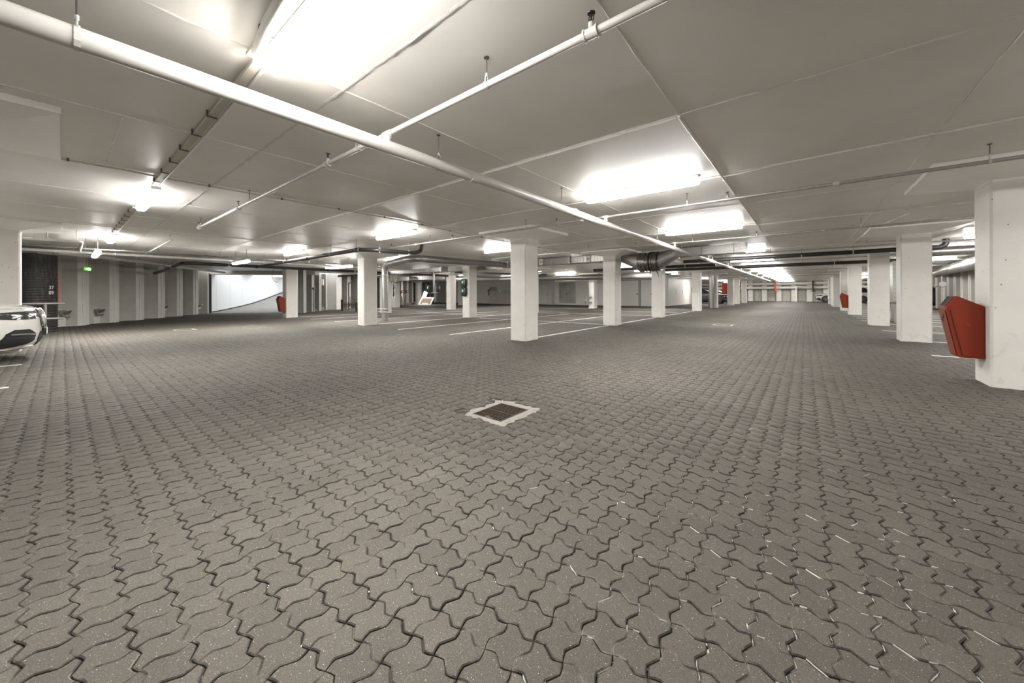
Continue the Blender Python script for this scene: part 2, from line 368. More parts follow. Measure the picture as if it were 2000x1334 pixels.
def paver_field(sel, nf, skirt, name):
    Vs, LP, LS, RND = [], [], [], []; base = 0
    for k in 'VH':
        vs, fs = paver_template(k, nf, skirt, .0023 if nf == 5 else .0042)
        ij = np.array([(c[3], c[4]) for c in sel if c[2] == k], float)
        if not len(ij): continue
        m_ = len(ij); tilt = rng.normal(0, .0045, (m_, 2)); dz = rng.uniform(-.0012, .0012, m_)
        V = np.repeat(vs[None], m_, 0)
        q = V[:, :, :2]-ctr[k]
        V[:, :, 2] += dz[:, None]+q[:, :, 0]*tilt[:, :1]+q[:, :, 1]*tilt[:, 1:]
        V[:, :, 0] += (OX+ij[:, 0]*EX)[:, None]; V[:, :, 1] += (OY+ij[:, 1]*EY)[:, None]
        nv = len(vs); tot = np.array([len(f) for f in fs]); idx = np.concatenate([np.array(f) for f in fs])
        Vs.append(V.reshape(-1, 3)); LP.append((idx[None]+(np.arange(m_)*nv)[:, None]+base).ravel()); LS.append(np.tile(tot, m_))
        RND.append(np.repeat(rng.random(m_), len(fs))); base += nv*m_
    V = np.concatenate(Vs); I = np.concatenate(LP); T = np.concatenate(LS); R = np.concatenate(RND)
    me = bpy.data.meshes.new(name); me.vertices.add(len(V)); me.vertices.foreach_set('co', V.ravel())
    me.loops.add(len(I)); me.loops.foreach_set('vertex_index', I.astype(np.int32))
    me.polygons.add(len(T)); st = np.concatenate([[0], np.cumsum(T)[:-1]]); me.polygons.foreach_set('loop_start', st.astype(np.int32))
    a = me.attributes.new('rnd', 'FLOAT', 'FACE'); a.data.foreach_set('value', R.astype(np.float32))
    me.update(calc_edges=True); me.materials.append(M['paver'])
    o = bpy.data.objects.new(name, me); COL.objects.link(o); o.parent = floor; o['kind'] = 'stuff'
rest = [c for c in cells if (c[3], c[4]) not in near]
paver_field([c for c in rest if c[0] < 8], 5, True, 'pavers')
paver_field([c for c in rest if c[0] >= 8], 3, False, 'distant_pavers')
# beyond about 20 m the stones are too small to tell apart: same lattice in the material
mb = MB()
def far_quad(x0, x1, y0, y1): mb.add([(x0,y0,-.0008),(x1,y0,-.0008),(x1,y1,-.0008),(x0,y1,-.0008)], [(0,1,2,3)])
# region with depth >= 21 (line through depth=21): polygon clipped by hand
def atd(d, x): return (d+x*s_)/c_
poly = [(7.5, atd(20.9, 7.5)), (7.5, 62), (-43.9, 62), (-43.9, -2), ]
xa = (-2*c_-20.9)/s_
poly = [(7.5, atd(20.9, 7.5)), (7.5, 62), (-43.9, 62), (-43.9, -2), (xa, -2)]
mb.v = []; mb.f = []; mb.add([(x, y, -.0012) for x, y in poly], [tuple(range(len(poly)))])
o = mb.build('far_paving', M['paver_far'], floor, smooth=False); o['kind'] = 'stuff'

# white residue swept into the joints right of the drain
r_ = random.Random(11); mb = MB()
def edge_pts(i, j, ax):
    xe, ye = edges(5); x0, y0 = OX+i*EX, OY+j*EY
    if ax == 0: P = [(x0+a*EX, y0+b) for a, b in xe]+[(x0+EX, y0)]
    else: P = [(x0+a, y0+b*EY) for a, b in ye]+[(x0, y0+EY)]
    return P
for i in range(-4, 24):
    for j in range(-9, 22):
        for ax in (0, 1):
            x, y = OX+i*EX, OY+j*EY
            dd = math.hypot((x-.02)/.55, (y-1.55)/.9); pr = .6*math.exp(-dd*dd)+.10*math.exp(-(dd/2)**2)
            if r_.random() > pr: continue
            P = edge_pts(i, j, ax); a = r_.randint(0, 3); b = min(5, a+1)
            pts = []
            for p, q in zip(P[a:b+1], P[a+1:b+1]):
                for k in range(6): pts.append((p[0]+(q[0]-p[0])*k/4+r_.gauss(0,.0005), p[1]+(q[1]-p[1])*k/4+r_.gauss(0,.0005)))
            if len(pts) < 3: continue
            n = len(pts); L_, R_ = [], []
            rings = []
            for k in range(n):
                p0 = pts[max(0,k-1)]; p1 = pts[min(n-1,k+1)]; dx, dy = p1[0]-p0[0], p1[1]-p0[1]; l = math.hypot(dx,dy) or 1; nx, ny = -dy/l, dx/l
                w = (.0003+.0024*r_.random()**2+.0034*(r_.random() < .18))*math.sin(PI*(k+.6)/(n+.2)); px, py = pts[k]
                rings.append([(px-nx*w,py-ny*w,-.004),(px,py,.0004),(px+nx*w,py+ny*w,-.004)])
            mb.loft(rings, cap=False, closed=False)
o = mb.build('joint_residue', mat('lime_residue', (.62, .61, .58, 1), .9), floor, ang=80); o['kind'] = 'stuff'

# painted bay lines
def line(x0, y0, x1, y1, w=.085):
    d = Vector((x1-x0, y1-y0, 0)).normalized(); n = Vector((-d.y, d.x, 0))*w/2; L0 = Vector((x0, y0, 0)); L1 = Vector((x1, y1, 0))
    mb = MB(); vs = []
    for z in (-.003, .0022):
        for p in (L0-n, L1-n, L1+n, L0+n): vs.append((p.x, p.y, z))
    mb.add(vs, [(0,3,2,1),(4,5,6,7),(0,1,5,4),(1,2,6,5),(2,3,7,6),(3,0,4,7)]); mb.build('painted_line', M['white_line'], floor, smooth=False)
line(-5.5, 7.75, -5.5, 12.3); line(-5.5, 12.95, -5.5, 17.7); line(-5.55, 18.3, -5.55, 25.6)
for x in (-7.83, -10.35): line(x, 6.9, x, 17.95)
line(-12.9, 7.7, -12.9, 12.3); line(-12.9, 13, -12.9, 17.6)
line(-5.5, 12.6, -12.2, 12.6); line(-12.9, 14.45, -19.6, 14.45)
for x in (-15.6, -18.0): line(x, 7.3, x, 17.8)
line(-20.3, 7.7, -20.3, 12.2)
for x in (-22.8, -25.3): line(x, 13.5, x, 18.5)
for x in (-7.8, -10.2): line(x, -.42, x, -5.4)
for y in (18.4, 22.4, 26.3): line(-5.9, y+.4, -11.5, y+.4)
for y in (9.9, 12.6, 15.42, 18.42, 20.7, 22.4, 24.3, 26.3, 28.9, 31.5, 34.2, 37): line(1.78, y, 6.7, y)

# ------------------------------------------------------------ ceiling: slabs cast between ridged joints
xs = [-.84+1.835*k for k in range(-24, 6)]; ys = [1.33+2.0*k for k in range(-6, 33)]
slabs = []
def in_ramp(x, y):   # inside the ramp well
    rx, ry = x+29.3, y-5.9; t = -.75*rx+.66*ry; n = .66*rx+.75*ry
    return t > .6 and -.6 < n < 6.2
# (the ramp well west of the opening stays open to the sky)
slabtop = MB(); sheet = MB()
cand = []
for a in range(len(xs)-1):
    for b in range(0, len(ys)-2, 2):
        x0, x1 = xs[a], xs[a+1]; y0, y1 = ys[b], ys[b+2]
        if in_ramp((x0+x1)/2, (y0+y1)/2): continue
        slabtop.box(x0, x1, y0, y1, ZC+.02, ZC+.3)
        cx, cy_ = (x0+x1)/2, (y0+y1)/2; d = -cx*s_+cy_*c_
        cand.append((d if d > 0 else 90-d, x0, x1, y0, y1))
ceil = slabtop.build('ceiling', M['ceiling'], smooth=False); tag(ceil, kind='structure')
cand.sort(); me = None
for n_, (d, x0, x1, y0, y1) in enumerate(cand):
    g = .0035
    if n_ < 220:
        if me is None:
            hx, hy = (x1-x0)/2-g, (y1-y0)/2-g
            t_ = MB().box(-hx, hx, -hy, hy, 0, .03); me = bpy.data.meshes.new('slab'); me.from_pydata(t_.v, [], t_.f); me.materials.append(M['ceiling'])
        o = bpy.data.objects.new('slab', me); COL.objects.link(o); o.parent = ceil; o.location = ((x0+x1)/2, (y0+y1)/2, ZC+random.uniform(0, .0008))
    else: sheet.box(x0+g, x1-g, y0+g, y1-g, ZC, ZC+.03)
o = sheet.build('slabs', M['ceiling'], ceil, smooth=False); o['kind'] = 'stuff'
def ridge(x0, y0, x1, y1, w=.012, h=.006, seed=1):
    r = random.Random(seed); L_ = math.hypot(x1-x0, y1-y0); n = max(4, int(L_/.06)); n = min(n, 260)
    mb = MB(); dx, dy = (x1-x0)/L_, (y1-y0)/L_; rings = []
    for k in range(n+1):
        t = L_*k/n; o_ = r.gauss(0, .003); ww = w*r.uniform(.5, 1.3); hh = h*r.uniform(.3, 1.5)
        px, py = x0+dx*t, y0+dy*t
        rings.append([(px-dy*(o_-ww), py+dx*(o_-ww), ZC+.004), (px-dy*o_, py+dx*o_, ZC-hh), (px-dy*(o_+ww), py+dx*(o_+ww), ZC+.004)])
    mb.loft(rings, cap=False, closed=False); return mb.build('joint_ridge', M['ridge'], ceil, ang=60)
for n_, x in enumerate((-6.35, -4.51, -2.68, -.84, 1.0, 2.83, 4.67)): ridge(x, -3, x, 30, seed=n_, w=.013 if x in (-.84, -2.68) else .008)
for n_, x in enumerate((-8.2, -10.0, -11.85, -13.7, -15.5, -17.4)): ridge(x, -3, x, 24, seed=n_+20, w=.007, h=.004)
for n_, (y, x0, x1, w_) in enumerate(((1.33, -9, 3, .028), (3.33, -20, 6, .013), (5.33, -20, 6, .006), (7.33, -18, 6, .006), (9.7, -18, 7, .009), (11.33, -18, 7, .006), (13.33, -18, 7, .009), (15.33, -16, 7, .006), (17.33, -16, 7, .009), (21.33, -16, 7, .009), (25.33, -16, 7, .009))):
    ridge(x0, y, x1, y, seed=n_+40, w=w_)
ridge(-4.5, .33, -6.3, .33, seed=99, w=.006)

# ------------------------------------------------------------ outer walls
def wall(name, x0, x1, y0, y1, z0=-.2, z1=ZC+.3, m='white_wall'):
    o = MB().box(x0, x1, y0, y1, z0, z1).build(name, M[m], smooth=False); return tag(o, kind='structure')
wall('wall_south', -44, 7.6, -9.3, -9)
wall('wall_west', -44.3, -44, -9.3, 15, z1=3.5)
wall('wall_east', 7.6, 7.9, -9.3, 62)
wall('wall_far', -44, 7.6, 61.2, 61.5)

def pile_wall(name, A, B, pitch, m_pan, m_fl, z1=ZC, depth=.34, start=0., first_out=True):
    """trapezoid sheet piling from A to B, seen from its right-hand side; every pan and every flange a part"""
    A = Vector((A[0], A[1], 0)); B = Vector((B[0], B[1], 0)); L_ = (B-A).length; u = (B-A).normalized(); n = Vector((-u.y, u.x, 0))
    root = MB().box(0, L_, -.10-depth, -.06-depth, -.05, z1).build(name, M[m_pan], smooth=False); root.location = A; root.rotation_euler = (0, 0, math.atan2(u.y, u.x))
    tag(root, kind='structure')
    k = 0; t = start
    wf, ws, wp = pitch*.34, pitch*.11, pitch*.44      # flange, slope, pan
    mf = mp_ = ms = ms2 = None
    while t < L_-.2:
        if mf is None:
            b = MB().box(0, wf, -.05, 0, -.03, z1); b.box(wf*.42, wf*.58, -.01, .018, -.03, z1); b.box(wf*.2, wf*.24, -.01, .006, -.03, z1)
            f = b.build('flange', M[m_fl], root, smooth=False); mf = f.data; f.location = (t, 0, 0)
            p = MB().box(0, wp, -depth-.05, -depth, -.03, z1).build('pan', M[m_pan], root, smooth=False); mp_ = p.data; p.location = (t+wf+ws, 0, 0)
            q = MB().add([(0,0,-.03),(ws,-depth,-.03),(ws,-depth,z1),(0,0,z1),(-.02,-.03,-.03),(ws-.02,-depth-.03,-.03),(ws-.02,-depth-.03,z1),(-.02,-.03,z1)], [(0,1,2,3),(7,6,5,4),(0,4,5,1),(3,2,6,7),(0,3,7,4),(1,5,6,2)]).build('web', M[m_pan], root, smooth=False); ms = q.data; q.location = (t+wf, 0, 0)
            q = MB().add([(0,-depth,-.03),(ws,0,-.03),(ws,0,z1),(0,-depth,z1),(.02,-depth-.03,-.03),(ws+.02,-.03,-.03),(ws+.02,-.03,z1),(.02,-depth-.03,z1)], [(0,1,2,3),(7,6,5,4),(0,4,5,1),(3,2,6,7),(0,3,7,4),(1,5,6,2)]).build('web', M[m_pan], root, smooth=False); ms2 = q.data; q.location = (t+wf+ws+wp, 0, 0)
        else:
            for nm, dd, off in (('flange', mf, 0), ('pan', mp_, wf+ws), ('web', ms, wf), ('web', ms2, wf+ws+wp)):
                if t+off > L_: continue
                o = bpy.data.objects.new(nm, dd); COL.objects.link(o); o.parent = root; o.location = (t+off, 0, 0)
        t += pitch
    return root
# left wall (runs away from the car to the ramp), the wall beside the ramp, right wall, far wall
pile_wall('wall_left', (-29.25, 5.86), (-19.9, -.83), 1.53, 'pile', 'flange', start=-.28)
pile_wall('wall_ramp_side', (-28.25, 12.75), (-23.6, 8.7), 1.42, 'pile_shaded', 'flange', start=.1)
pile_wall('wall_back_left', (-39.7, 32.2), (-28.3, 13.7), 1.45, 'pile_shaded', 'flange')
pile_wall('wall_right', (7.2, -8), (7.2, 60.3), 1.33, 'pile', 'flange')
pile_wall('wall_end', (7.1, 60.4), (-20, 60.4), 1.6, 'pile', 'flange', depth=.5)
# NOTE winding: the flanges face the room

# ------------------------------------------------------------ ramp
RA = Vector((-29.3, 5.9, 0)); RD = Vector((-.75, .66, 0)).normalized(); RN = Vector((.66, .75, 0)).normalized()
prof = [(-3.4, 0), (-.2, .0), (0, .02), (.8, .06), (2.26, .17), (3.73, .31), (5.19, .48), (6.88, .74), (10.03, 1.30), (14, 2.05), (20, 3.2), (26, 4.3)]
mb = MB(); rings = []
for t, z in prof:
    a = RA+RD*t+RN*(-.1); b = RA+RD*t+RN*5.75
    rings.append([(a.x, a.y, z+.003), (b.x, b.y, z+.003), (b.x, b.y, z-.25), (a.x, a.y, z-.25)])
mb.loft(rings[1:]); ramp = mb.build('ramp', M['ramp'], smooth=True, ang=30); tag(ramp, 'sloping concrete ramp climbing past the white panelled wall', 'ramp')
ramp['kind'] = 'structure'
def zr(t):
    for (a, za), (b, zb) in zip(prof, prof[1:]):
        if a <= t <= b: return za+(zb-za)*(t-a)/(b-a)
    return prof[-1][1]
rw = MB().add([tuple(RA+RD*-.35+RN*-.25)+(), tuple(RA+RD*28+RN*-.25), tuple(RA+RD*28+RN*-.12), tuple(RA+RD*-.35+RN*-.12)] + [tuple(p+Vector((0,0,6.5))) for p in (RA+RD*-.35+RN*-.25, RA+RD*28+RN*-.25, RA+RD*28+RN*-.12, RA+RD*-.35+RN*-.12)], [(0,1,2,3),(7,6,5,4),(0,4,5,1),(1,5,6,2),(2,6,7,3),(3,7,4,0)]).build('wall_ramp', M['ramp_panel'], smooth=False); tag(rw, kind='structure')
tt = -.3; seams = [-.3, .79, 2.26, 3.73, 5.19, 6.7, 8.2, 9.7, 11.2, 12.7, 14.2, 16, 18, 20, 22, 24, 26]
for a, b in zip(seams, seams[1:]):
    p, q = RA+RD*(a+.006), RA+RD*(b-.006); z0, z1 = zr(a)+.03, zr(b)+.03
    r0, r1 = p+RN*-.12, q+RN*-.12; f0, f1 = p+RN*-.08, q+RN*-.08
    MB().add([(r0.x,r0.y,z0),(r1.x,r1.y,z1),(f1.x,f1.y,z1),(f0.x,f0.y,z0),(r0.x,r0.y,6.4),(r1.x,r1.y,6.4),(f1.x,f1.y,6.4),(f0.x,f0.y,6.4)], [(0,1,2,3),(7,6,5,4),(0,4,5,1),(1,5,6,2),(2,6,7,3),(3,7,4,0)]).build('panel', M['ramp_panel'], rw, smooth=False)
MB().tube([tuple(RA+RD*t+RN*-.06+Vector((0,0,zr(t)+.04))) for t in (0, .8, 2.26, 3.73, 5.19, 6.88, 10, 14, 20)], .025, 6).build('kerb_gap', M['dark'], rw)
o = MB().add([tuple(RA+RD*a+RN*n_+Vector((0,0,z))) for z in (-.2, 6.0) for a, n_ in ((3.9,5.45),(28,5.45),(28,5.6),(3.9,5.6))], [(0,1,2,3),(7,6,5,4),(0,4,5,1),(1,5,6,2),(2,6,7,3),(3,7,4,0)]).build('wall_ramp_right', M['ramp_panel'], smooth=False); tag(o, kind='structure')
# lintel over the ramp mouth
o = MB().add([tuple(RA+RD*a+RN*n_+Vector((0,0,z))) for z in (2.46, 5.0) for a, n_ in ((-.1,-.3),(.7,-.3),(.7,6.2),(-.1,6.2))], [(0,3,2,1),(4,5,6,7),(0,1,5,4),(1,2,6,5),(2,3,7,6),(3,0,4,7)]).build('trim_1', M['column'], smooth=False); tag(o, kind='structure')
# dark jamb with curved pipe at the end of the left wall
o = MB().box(-29.45, -29.2, 5.72, 5.95, 0, 2.55).build('trim_2', M['black'], smooth=False); tag(o, kind='structure')

# ------------------------------------------------------------ columns
def column(X, Y, w, d, label, zt=2.50, group='white concrete columns'):
    root = empty('concrete_column', (X+w/2, Y+d/2, 0), 0, label, 'column', group, 'thing')
    hx, hy, c = w/2, d/2, .022
    oc = [(-hx+c,-hy),(hx-c,-hy),(hx,-hy+c),(hx,hy-c),(hx-c,hy),(-hx+c,hy),(-hx,hy-c),(-hx,-hy+c)]
    MB().prism(oc, 'z', -.015, zt-.035).build('shaft', M['column'], root, ang=20)
    e = .006; oc2 = [(x+(e if x > 0 else -e), y+(e if y > 0 else -e)) for x, y in oc]
    MB().prism(oc2, 'z', zt-.035, zt+.02).build('neck', M['column'], root, ang=20)
    h = .80; mb = MB()
    r1 = [(-h,-h,ZC-.001),(h,-h,ZC-.001),(h,h,ZC-.001),(-h,h,ZC-.001)]; r2 = [(x*1.0,y*1.0,ZC-.055) for x, y, z in r1]
    r3 = [(-hx,-hy,zt),(hx,-hy,zt),(hx,hy,zt),(-hx,hy,zt)]
    mb.loft([r3, r2, r1]); mb.build('drop_panel', M['column'] if False else M['ceiling'], root, ang=10)
    b = MB()                       # pale rim round the drop panel
    b.box(-h-.004, h+.004, -h-.004, -h, ZC-.056, ZC-.001); b.box(-h-.004, h+.004, h, h+.004, ZC-.056, ZC-.001)
    b.box(-h-.004, -h, -h, h, ZC-.056, ZC-.001); b.box(h, h+.004, -h, h, ZC-.056, ZC-.001)
    b.build('rim', M['ridge'], root, smooth=False)
    return root
w_, d_ = .48, .535
rows = {'B': (-5.26-w_, [-1.07, 7.04, 12.38, 17.74, 25.74, 31.45, 39.5, 43.5, 49.2]),
        'C': (1.74, [7.05, 12.37, 17.7, 25.6, 31.2, 38.8, 42.0, 47.0]),
        'A': (-12.65-w_, [-1.07, 7.0, 12.38, 17.74, 25.74]),
        'P': (-20.05-w_, [7.0, 12.38, 17.74, 25.74]),
        'R': (-27.5-w_, [18.0, 25.74]), 'S': (-34.9-w_, [25.9])}
lab = {
 'B': ['white column whose drop panel shows at the upper left edge', 'large white concrete column nearest the centre of the hall', 'white concrete column with a reducer duct hanging just behind it', 'white column standing under the foil wrapped round duct', 'white column in the centre row just left of the galvanised riser duct', 'white column with the galvanised riser duct on its left side', 'white column just right of the red sign panel in the centre row', 'slim white column second to last of the centre row', 'farthest white column of the centre row beside the end wall'],
 'C': ['massive white column at the right edge carrying the big red litter bin', 'broad white column with scuff marks, next behind the one with the big red bin', 'white column with faint scuffs, third of the right-hand row', 'white column with a small red litter bin on its left side', 'white column partly hidden behind the small red litter bin', 'white column behind the small red bin, sixth of the right-hand row', 'narrow strip of white column beside the far white car', 'farthest white column of the right-hand row, in front of the far white car'],
 'A': ['white column cut by the left edge above the white car', 'white column beside the galvanised spiral duct riser', 'white column with two black charging boxes on its front', 'white column hidden behind the largest central column', 'white column with a valve pipe down its front'],
 'P': ['white column with an orange red litter bin before the bright ramp', 'white column under two grey boxes, directly right of the spiral duct riser', 'white column seen just left of the one with two charging boxes', 'far white column behind the largest central column'],
 'R': ['white column right of the one under the two grey boxes', 'thin far white column directly left of the two charging boxes'],
 'S': ['far white column between the covered trolley and the scrap boards']}
cols = {}
for r, (X, Ys) in rows.items():
    for n_, Y in enumerate(Ys):
        cols[r, n_] = column(X, Y, .5 if r == 'C' else w_, d_, lab[r][n_], group='white concrete columns' if True else None)

# ------------------------------------------------------------ fluorescent lights
def lamp_proto():
    root = empty('ceiling_light', (0,0,0), 0, 'x', 'light', 'fluorescent ceiling lights')
    b = MB(); pr = [(-.05,0),(.05,0),(.054,-.04),(-.054,-.04)]
    b.prism([(y, z) for y, z in pr], 'x', -.80, .80); b.build('housing', M['lamp_body'], root, ang=20)
    rings = []
    for x, k in ((-.80,.80),(-.79,.97),(-.76,1.0),(.76,1.0),(.79,.97),(.80,.80)):
        rings.append([(x, y*k, -.04+(z+.04)*k) for y, z in ((-.060,-.04),(-.064,-.052),(-.063,-.074),(-.053,-.096),(-.032,-.11),(.032,-.11),(.053,-.096),(.063,-.074),(.064,-.052),(.060,-.04))])
    df = MB().loft(rings).build('diffuser', M['diffuser'], root, ang=40); df.data.materials.append(M['diffuser_side'])
    for p in df.data.polygons:
        if p.normal.z > -.45: p.material_index = 1
    for x in (-.55, 0, .55):
        MB().box(x-.012, x+.012, -.067, -.061, -.062, -.03).build('clip', M['lamp_body'], root, smooth=False)
    for x in (-.815, .815): MB().box(min(x, x*.98), max(x, x*.98), -.02, .02, -.04, -.01).build('cable_gland', M['lamp_body'], root, smooth=False)
    return root
LP = lamp_proto(); first = True
lamps = []
for n_, y in enumerate((.86, 5.2, 9.36, 15.09, 19.4, 23.5, 27.5, 32.0, 36.2, 40.5, 44.6, 48.8)):
    lamps.append((-1.87, y, 'long white fluorescent light over the driving aisle, %s one counted from the camera' % ORD[n_]))
for c, (x, yy, txt) in enumerate(((-7.9, (.84, 5.2, 9.3, 15.1, 19.35, 23.6, 27.6), 'second'), (-14.0, (.83, 5.15, 9.3, 15.1, 19.3, 23.7), 'third'), (-20.05, (9.3, 15.1, 19.3, 24.4), 'fourth'))):
    for n_, y in enumerate(yy): lamps.append((x, y, 'white fluorescent light in the %s lamp row left, %s from the camera' % ('' if txt == 'second' else txt, ORD[n_]) if txt != 'second' else 'white fluorescent light in the first lamp row left of the aisle, %s from camera' % ORD[n_]))
for n_, y in enumerate((15.1, 19.4, 23.4, 27.5, 31.8)): lamps.append((4.1, y, 'white fluorescent light over the right-hand parking bays, %s from the camera' % ORD[n_]))
for n_, y in enumerate((53.0, 57.2)): lamps.append((-1.87, y, 'added fluorescent light at the very end of the aisle, %s' % ('last but one' if n_ == 0 else 'last before the end wall')))  # extra lamps added to brighten the end wall and its pipes
for n_, (x, y) in enumerate(((-7.9, 40.5), (-7.9, 48.8), (-7.9, 57.2), (4.1, 40.5), (4.1, 48.8), (4.1, 57.2), (-14.0, 52.0))): lamps.append((x, y, 'added far fluorescent light %s of the aisle, %s one towards the end wall' % ('left' if x < 0 else 'right', ORD[n_ % 3 if n_ < 6 else 3])))  # more lamps added on both sides to light the far end
lamps.append((-31.8, 24.5, 'white fluorescent light glowing above the scrap boards'))
lamps.append((-26.3, 15.1, 'white fluorescent light above the rusty bicycle rack'))
lamps.append((-1.87, -3.7, 'added unseen fluorescent light over the aisle behind the camera'))  # unseen lamp added to light the floor near the camera
lamps.append((4.1, .86, 'added unseen fluorescent light over the bay beside the camera')); lamps.append((4.1, 5.2, 'added unseen fluorescent light over the bays near the big red bin'))  # both added out of frame for their light on the right side
lamps.append((4.1, 9.36, 'added unseen fluorescent light over the bays behind the big red bin'))  # another out of frame lamp added for the right side's light
lamps.append((-7.9, -3.7, 'added unseen fluorescent light over the bays behind the white car'))  # second unseen lamp added behind the camera for the near light
table = {LP.name: kids(LP)}
for x, y, l_ in lamps:
    o = LP if first else copy_tree(LP, table=table); first = False
    o.location = (x, y, ZC-.004); o['label'] = l_
for x, y, l_ in ((-15.13, .60, 'low hung fluorescent light right above the exit sign'), (-15.2, 3.9, 'low hung fluorescent light above the left end of the bright ramp wall'), (-14.75, 7.2, 'low hung fluorescent light glowing over the black drain pipe')):
    o = copy_tree(LP, table=table); o.location = (x, y, 2.34); o['label'] = l_
    for dx in (-.6, .6): MB().tube([(dx,0,0),(dx,0,ZC-2.34)], .006, 6).build('hanger_rod', M['rod'], o)

# ------------------------------------------------------------ sprinkler pipes
def hanger(parent, x, y, z, r, m='pipe', axis='x', zt=ZC, rodm='rod'):
    root = MB().tube([(x, y, z+r+.035), (x, y, zt)], .0045, 6).tube([(x, y, zt-.006), (x, y, zt)], .018, 8).build('hanger_rod', M[rodm], parent)
    b = MB(); ring = []
    for k in range(13):
        a = 2*PI*k/12; rr = r+.004
        ring.append(a)
    pts = []
    for a in ring:
        u, v = (r+.004)*math.cos(a), (r+.004)*math.sin(a)
        pts.append((x, y+u, z+v) if axis == 'x' else (x+u, y, z+v))
    for p, q in zip(pts, pts[1:]):
        hw = .011
        if axis == 'x': b.add([(x-hw,p[1],p[2]),(x+hw,p[1],p[2]),(x+hw,q[1],q[2]),(x-hw,q[1],q[2])], [(0,1,2,3)])
        else: b.add([(p[0],y-hw,p[2]),(p[0],y+hw,p[2]),(q[0],y+hw,q[2]),(q[0],y-hw,q[2])], [(0,1,2,3)])
    for sgn in (-1, 1):
        if axis == 'x': b.tube([(x, y+sgn*r*.75, z+r*.75), (x, y+sgn*.006, z+r+.045)], .004, 5)
        else: b.tube([(x+sgn*r*.75, y, z+r*.75), (x+sgn*.006, y, z+r+.045)], .004, 5)
    b.lathe([(.009, z+r+.03), (.009, z+r+.055)], (x, y, 0), 6)
    b.build('pipe_clamp', M[m], root)
def sprinkler(parent, x, y, z, r, m='galvpipe'):
    b = MB().tube([(x-.035, y, z), (x+.035, y, z)], r+.007, 12).tube([(x, y, z), (x, y, z+.055)], .016, 10).tube([(x-.04, y, z), (x-.03, y, z)], r+.012, 12).tube([(x+.03, y, z), (x+.04, y, z)], r+.012, 12)
    t = b.build('tee_fitting', M[m], parent)
    MB().lathe([(.011, z+.05), (.011, z+.065), (.005, z+.067), (.005, z+.098), (.020, z+.100), (.022, z+.106), (.002, z+.108)], (x, y, 0), 10).tube([(x-.012, y, z+.066), (x-.014, y, z+.085), (x-.004, y, z+.1)], .0028, 5).tube([(x+.012, y, z+.066), (x+.014, y, z+.085), (x+.004, y, z+.1)], .0028, 5).build('sprinkler_head', M['black'], t)
ZM, XM = 2.395, -2.74
main = empty('sprinkler_main', (XM, 0, ZM), 0, 'thick white painted main pipe running down the whole aisle under the ceiling', 'pipe')
mainpath = [(0, -6, 0), (0, 3, 0), (0, 7, -.03), (0, 12, -.05), (0, 20, -.055), (0, 44.8, -.09)]
MB().tube(mainpath, .054, 20).build('pipe_run', M['pipe'], main)
for y in (2.75, 4.9, 8.2, 12.1, 16, 20, 24, 30): MB().tube([(0, y-.045, -.005 if y < 5 else -.045), (0, y+.045, -.005 if y < 5 else -.045)], .058, 18).build('coupling', M['pipe'], main)
def mz(y):
    for (a, b) in zip(mainpath, mainpath[1:]):
        if a[1] <= y <= b[1]: return a[2]+(b[2]-a[2])*(y-a[1])/(b[1]-a[1])
for y in (.05, 2.28, 4.55, 6.73, 8.9, 11.1, 13.3, 15.5, 17.7, 20, 22.5, 25, 27.5, 30, 33, 36, 39, 42):
    hanger(main, 0, y, mz(y), .056, axis='y', zt=ZC-ZM)
BR = [(1.73, -9.47, 7, 'nearest thin white sprinkler branch crossing over the main pipe', (-.86, -3.83, -6.86, -9.45), (-1.6, -3.24, -6.33, -9.3, 1.4)),
      (6.04, -9.4, 7, 'second thin sprinkler branch from the camera, crossing before the centre column', (-.87, -3.75, -6.75, -9.38), (-1.41, -4.5, -7.6, 1.49)),
      (10.4, -9.4, 7, 'third thin sprinkler branch from the camera, passing behind the centre column', (-.9, -3.8, -6.9), (-2.3, -5.3, -8.3, .9)),
      (14.72, -9.4, 7, 'fourth thin sprinkler branch from the camera', (-.9, -3.8, -6.9), (-5.3, -.6, 1.4)),
      (19.0, -9.4, 7, 'fifth thin sprinkler branch from the camera', (-.9, -3.8), (-5.3, 1.2)),
      (23.4, -9.4, 7, 'sixth thin sprinkler branch from the camera', (-.9, -3.8), (-5.3, 1.2)),
      (27.7, -9.4, 7, 'seventh thin sprinkler branch from the camera', (-.9,), (1.2,)), (32, -9.4, 7, 'eighth thin sprinkler branch from the camera', (-.9,), (1.2,)), (36.4, -9.4, 7, 'ninth thin sprinkler branch from the camera', (-.9,), (1.2,))]
for y, x0, x1, l_, heads, hs in BR:
    r = empty('sprinkler_branch', (0, y, 2.5), 0, l_, 'pipe', 'sprinkler branch pipes')
    MB().tube([(x0, 0, 0), (x1, 0, 0)], .021, 12).build('pipe_run', M['galvpipe'] if y != 1.73 else M['pipe'], r)
    for h in heads: sprinkler(r, h, 0, 0, .021, 'pipe' if y < 3 else 'galvpipe')
    for h in hs: hanger(r, h, 0, 0, .021, axis='x', zt=ZC-2.5)
    for q in (x0+1.2, -3.2, .3): MB().tube([(q-.03, 0, 0), (q+.03, 0, 0)], .0255, 12).build('coupling', M['pipe'], r)
    d = -2.5+ZM+mz(y)
    MB().tube([(XM, 0, d+.03), (XM, 0, 0)], .028, 12).tube([(XM-.05, 0, 0), (XM+.05, 0, 0)], .028, 12).tube([(XM, 0, d+.06), (XM, 0, d+.09)], .033, 12).build('riser', M['pipe'], r)
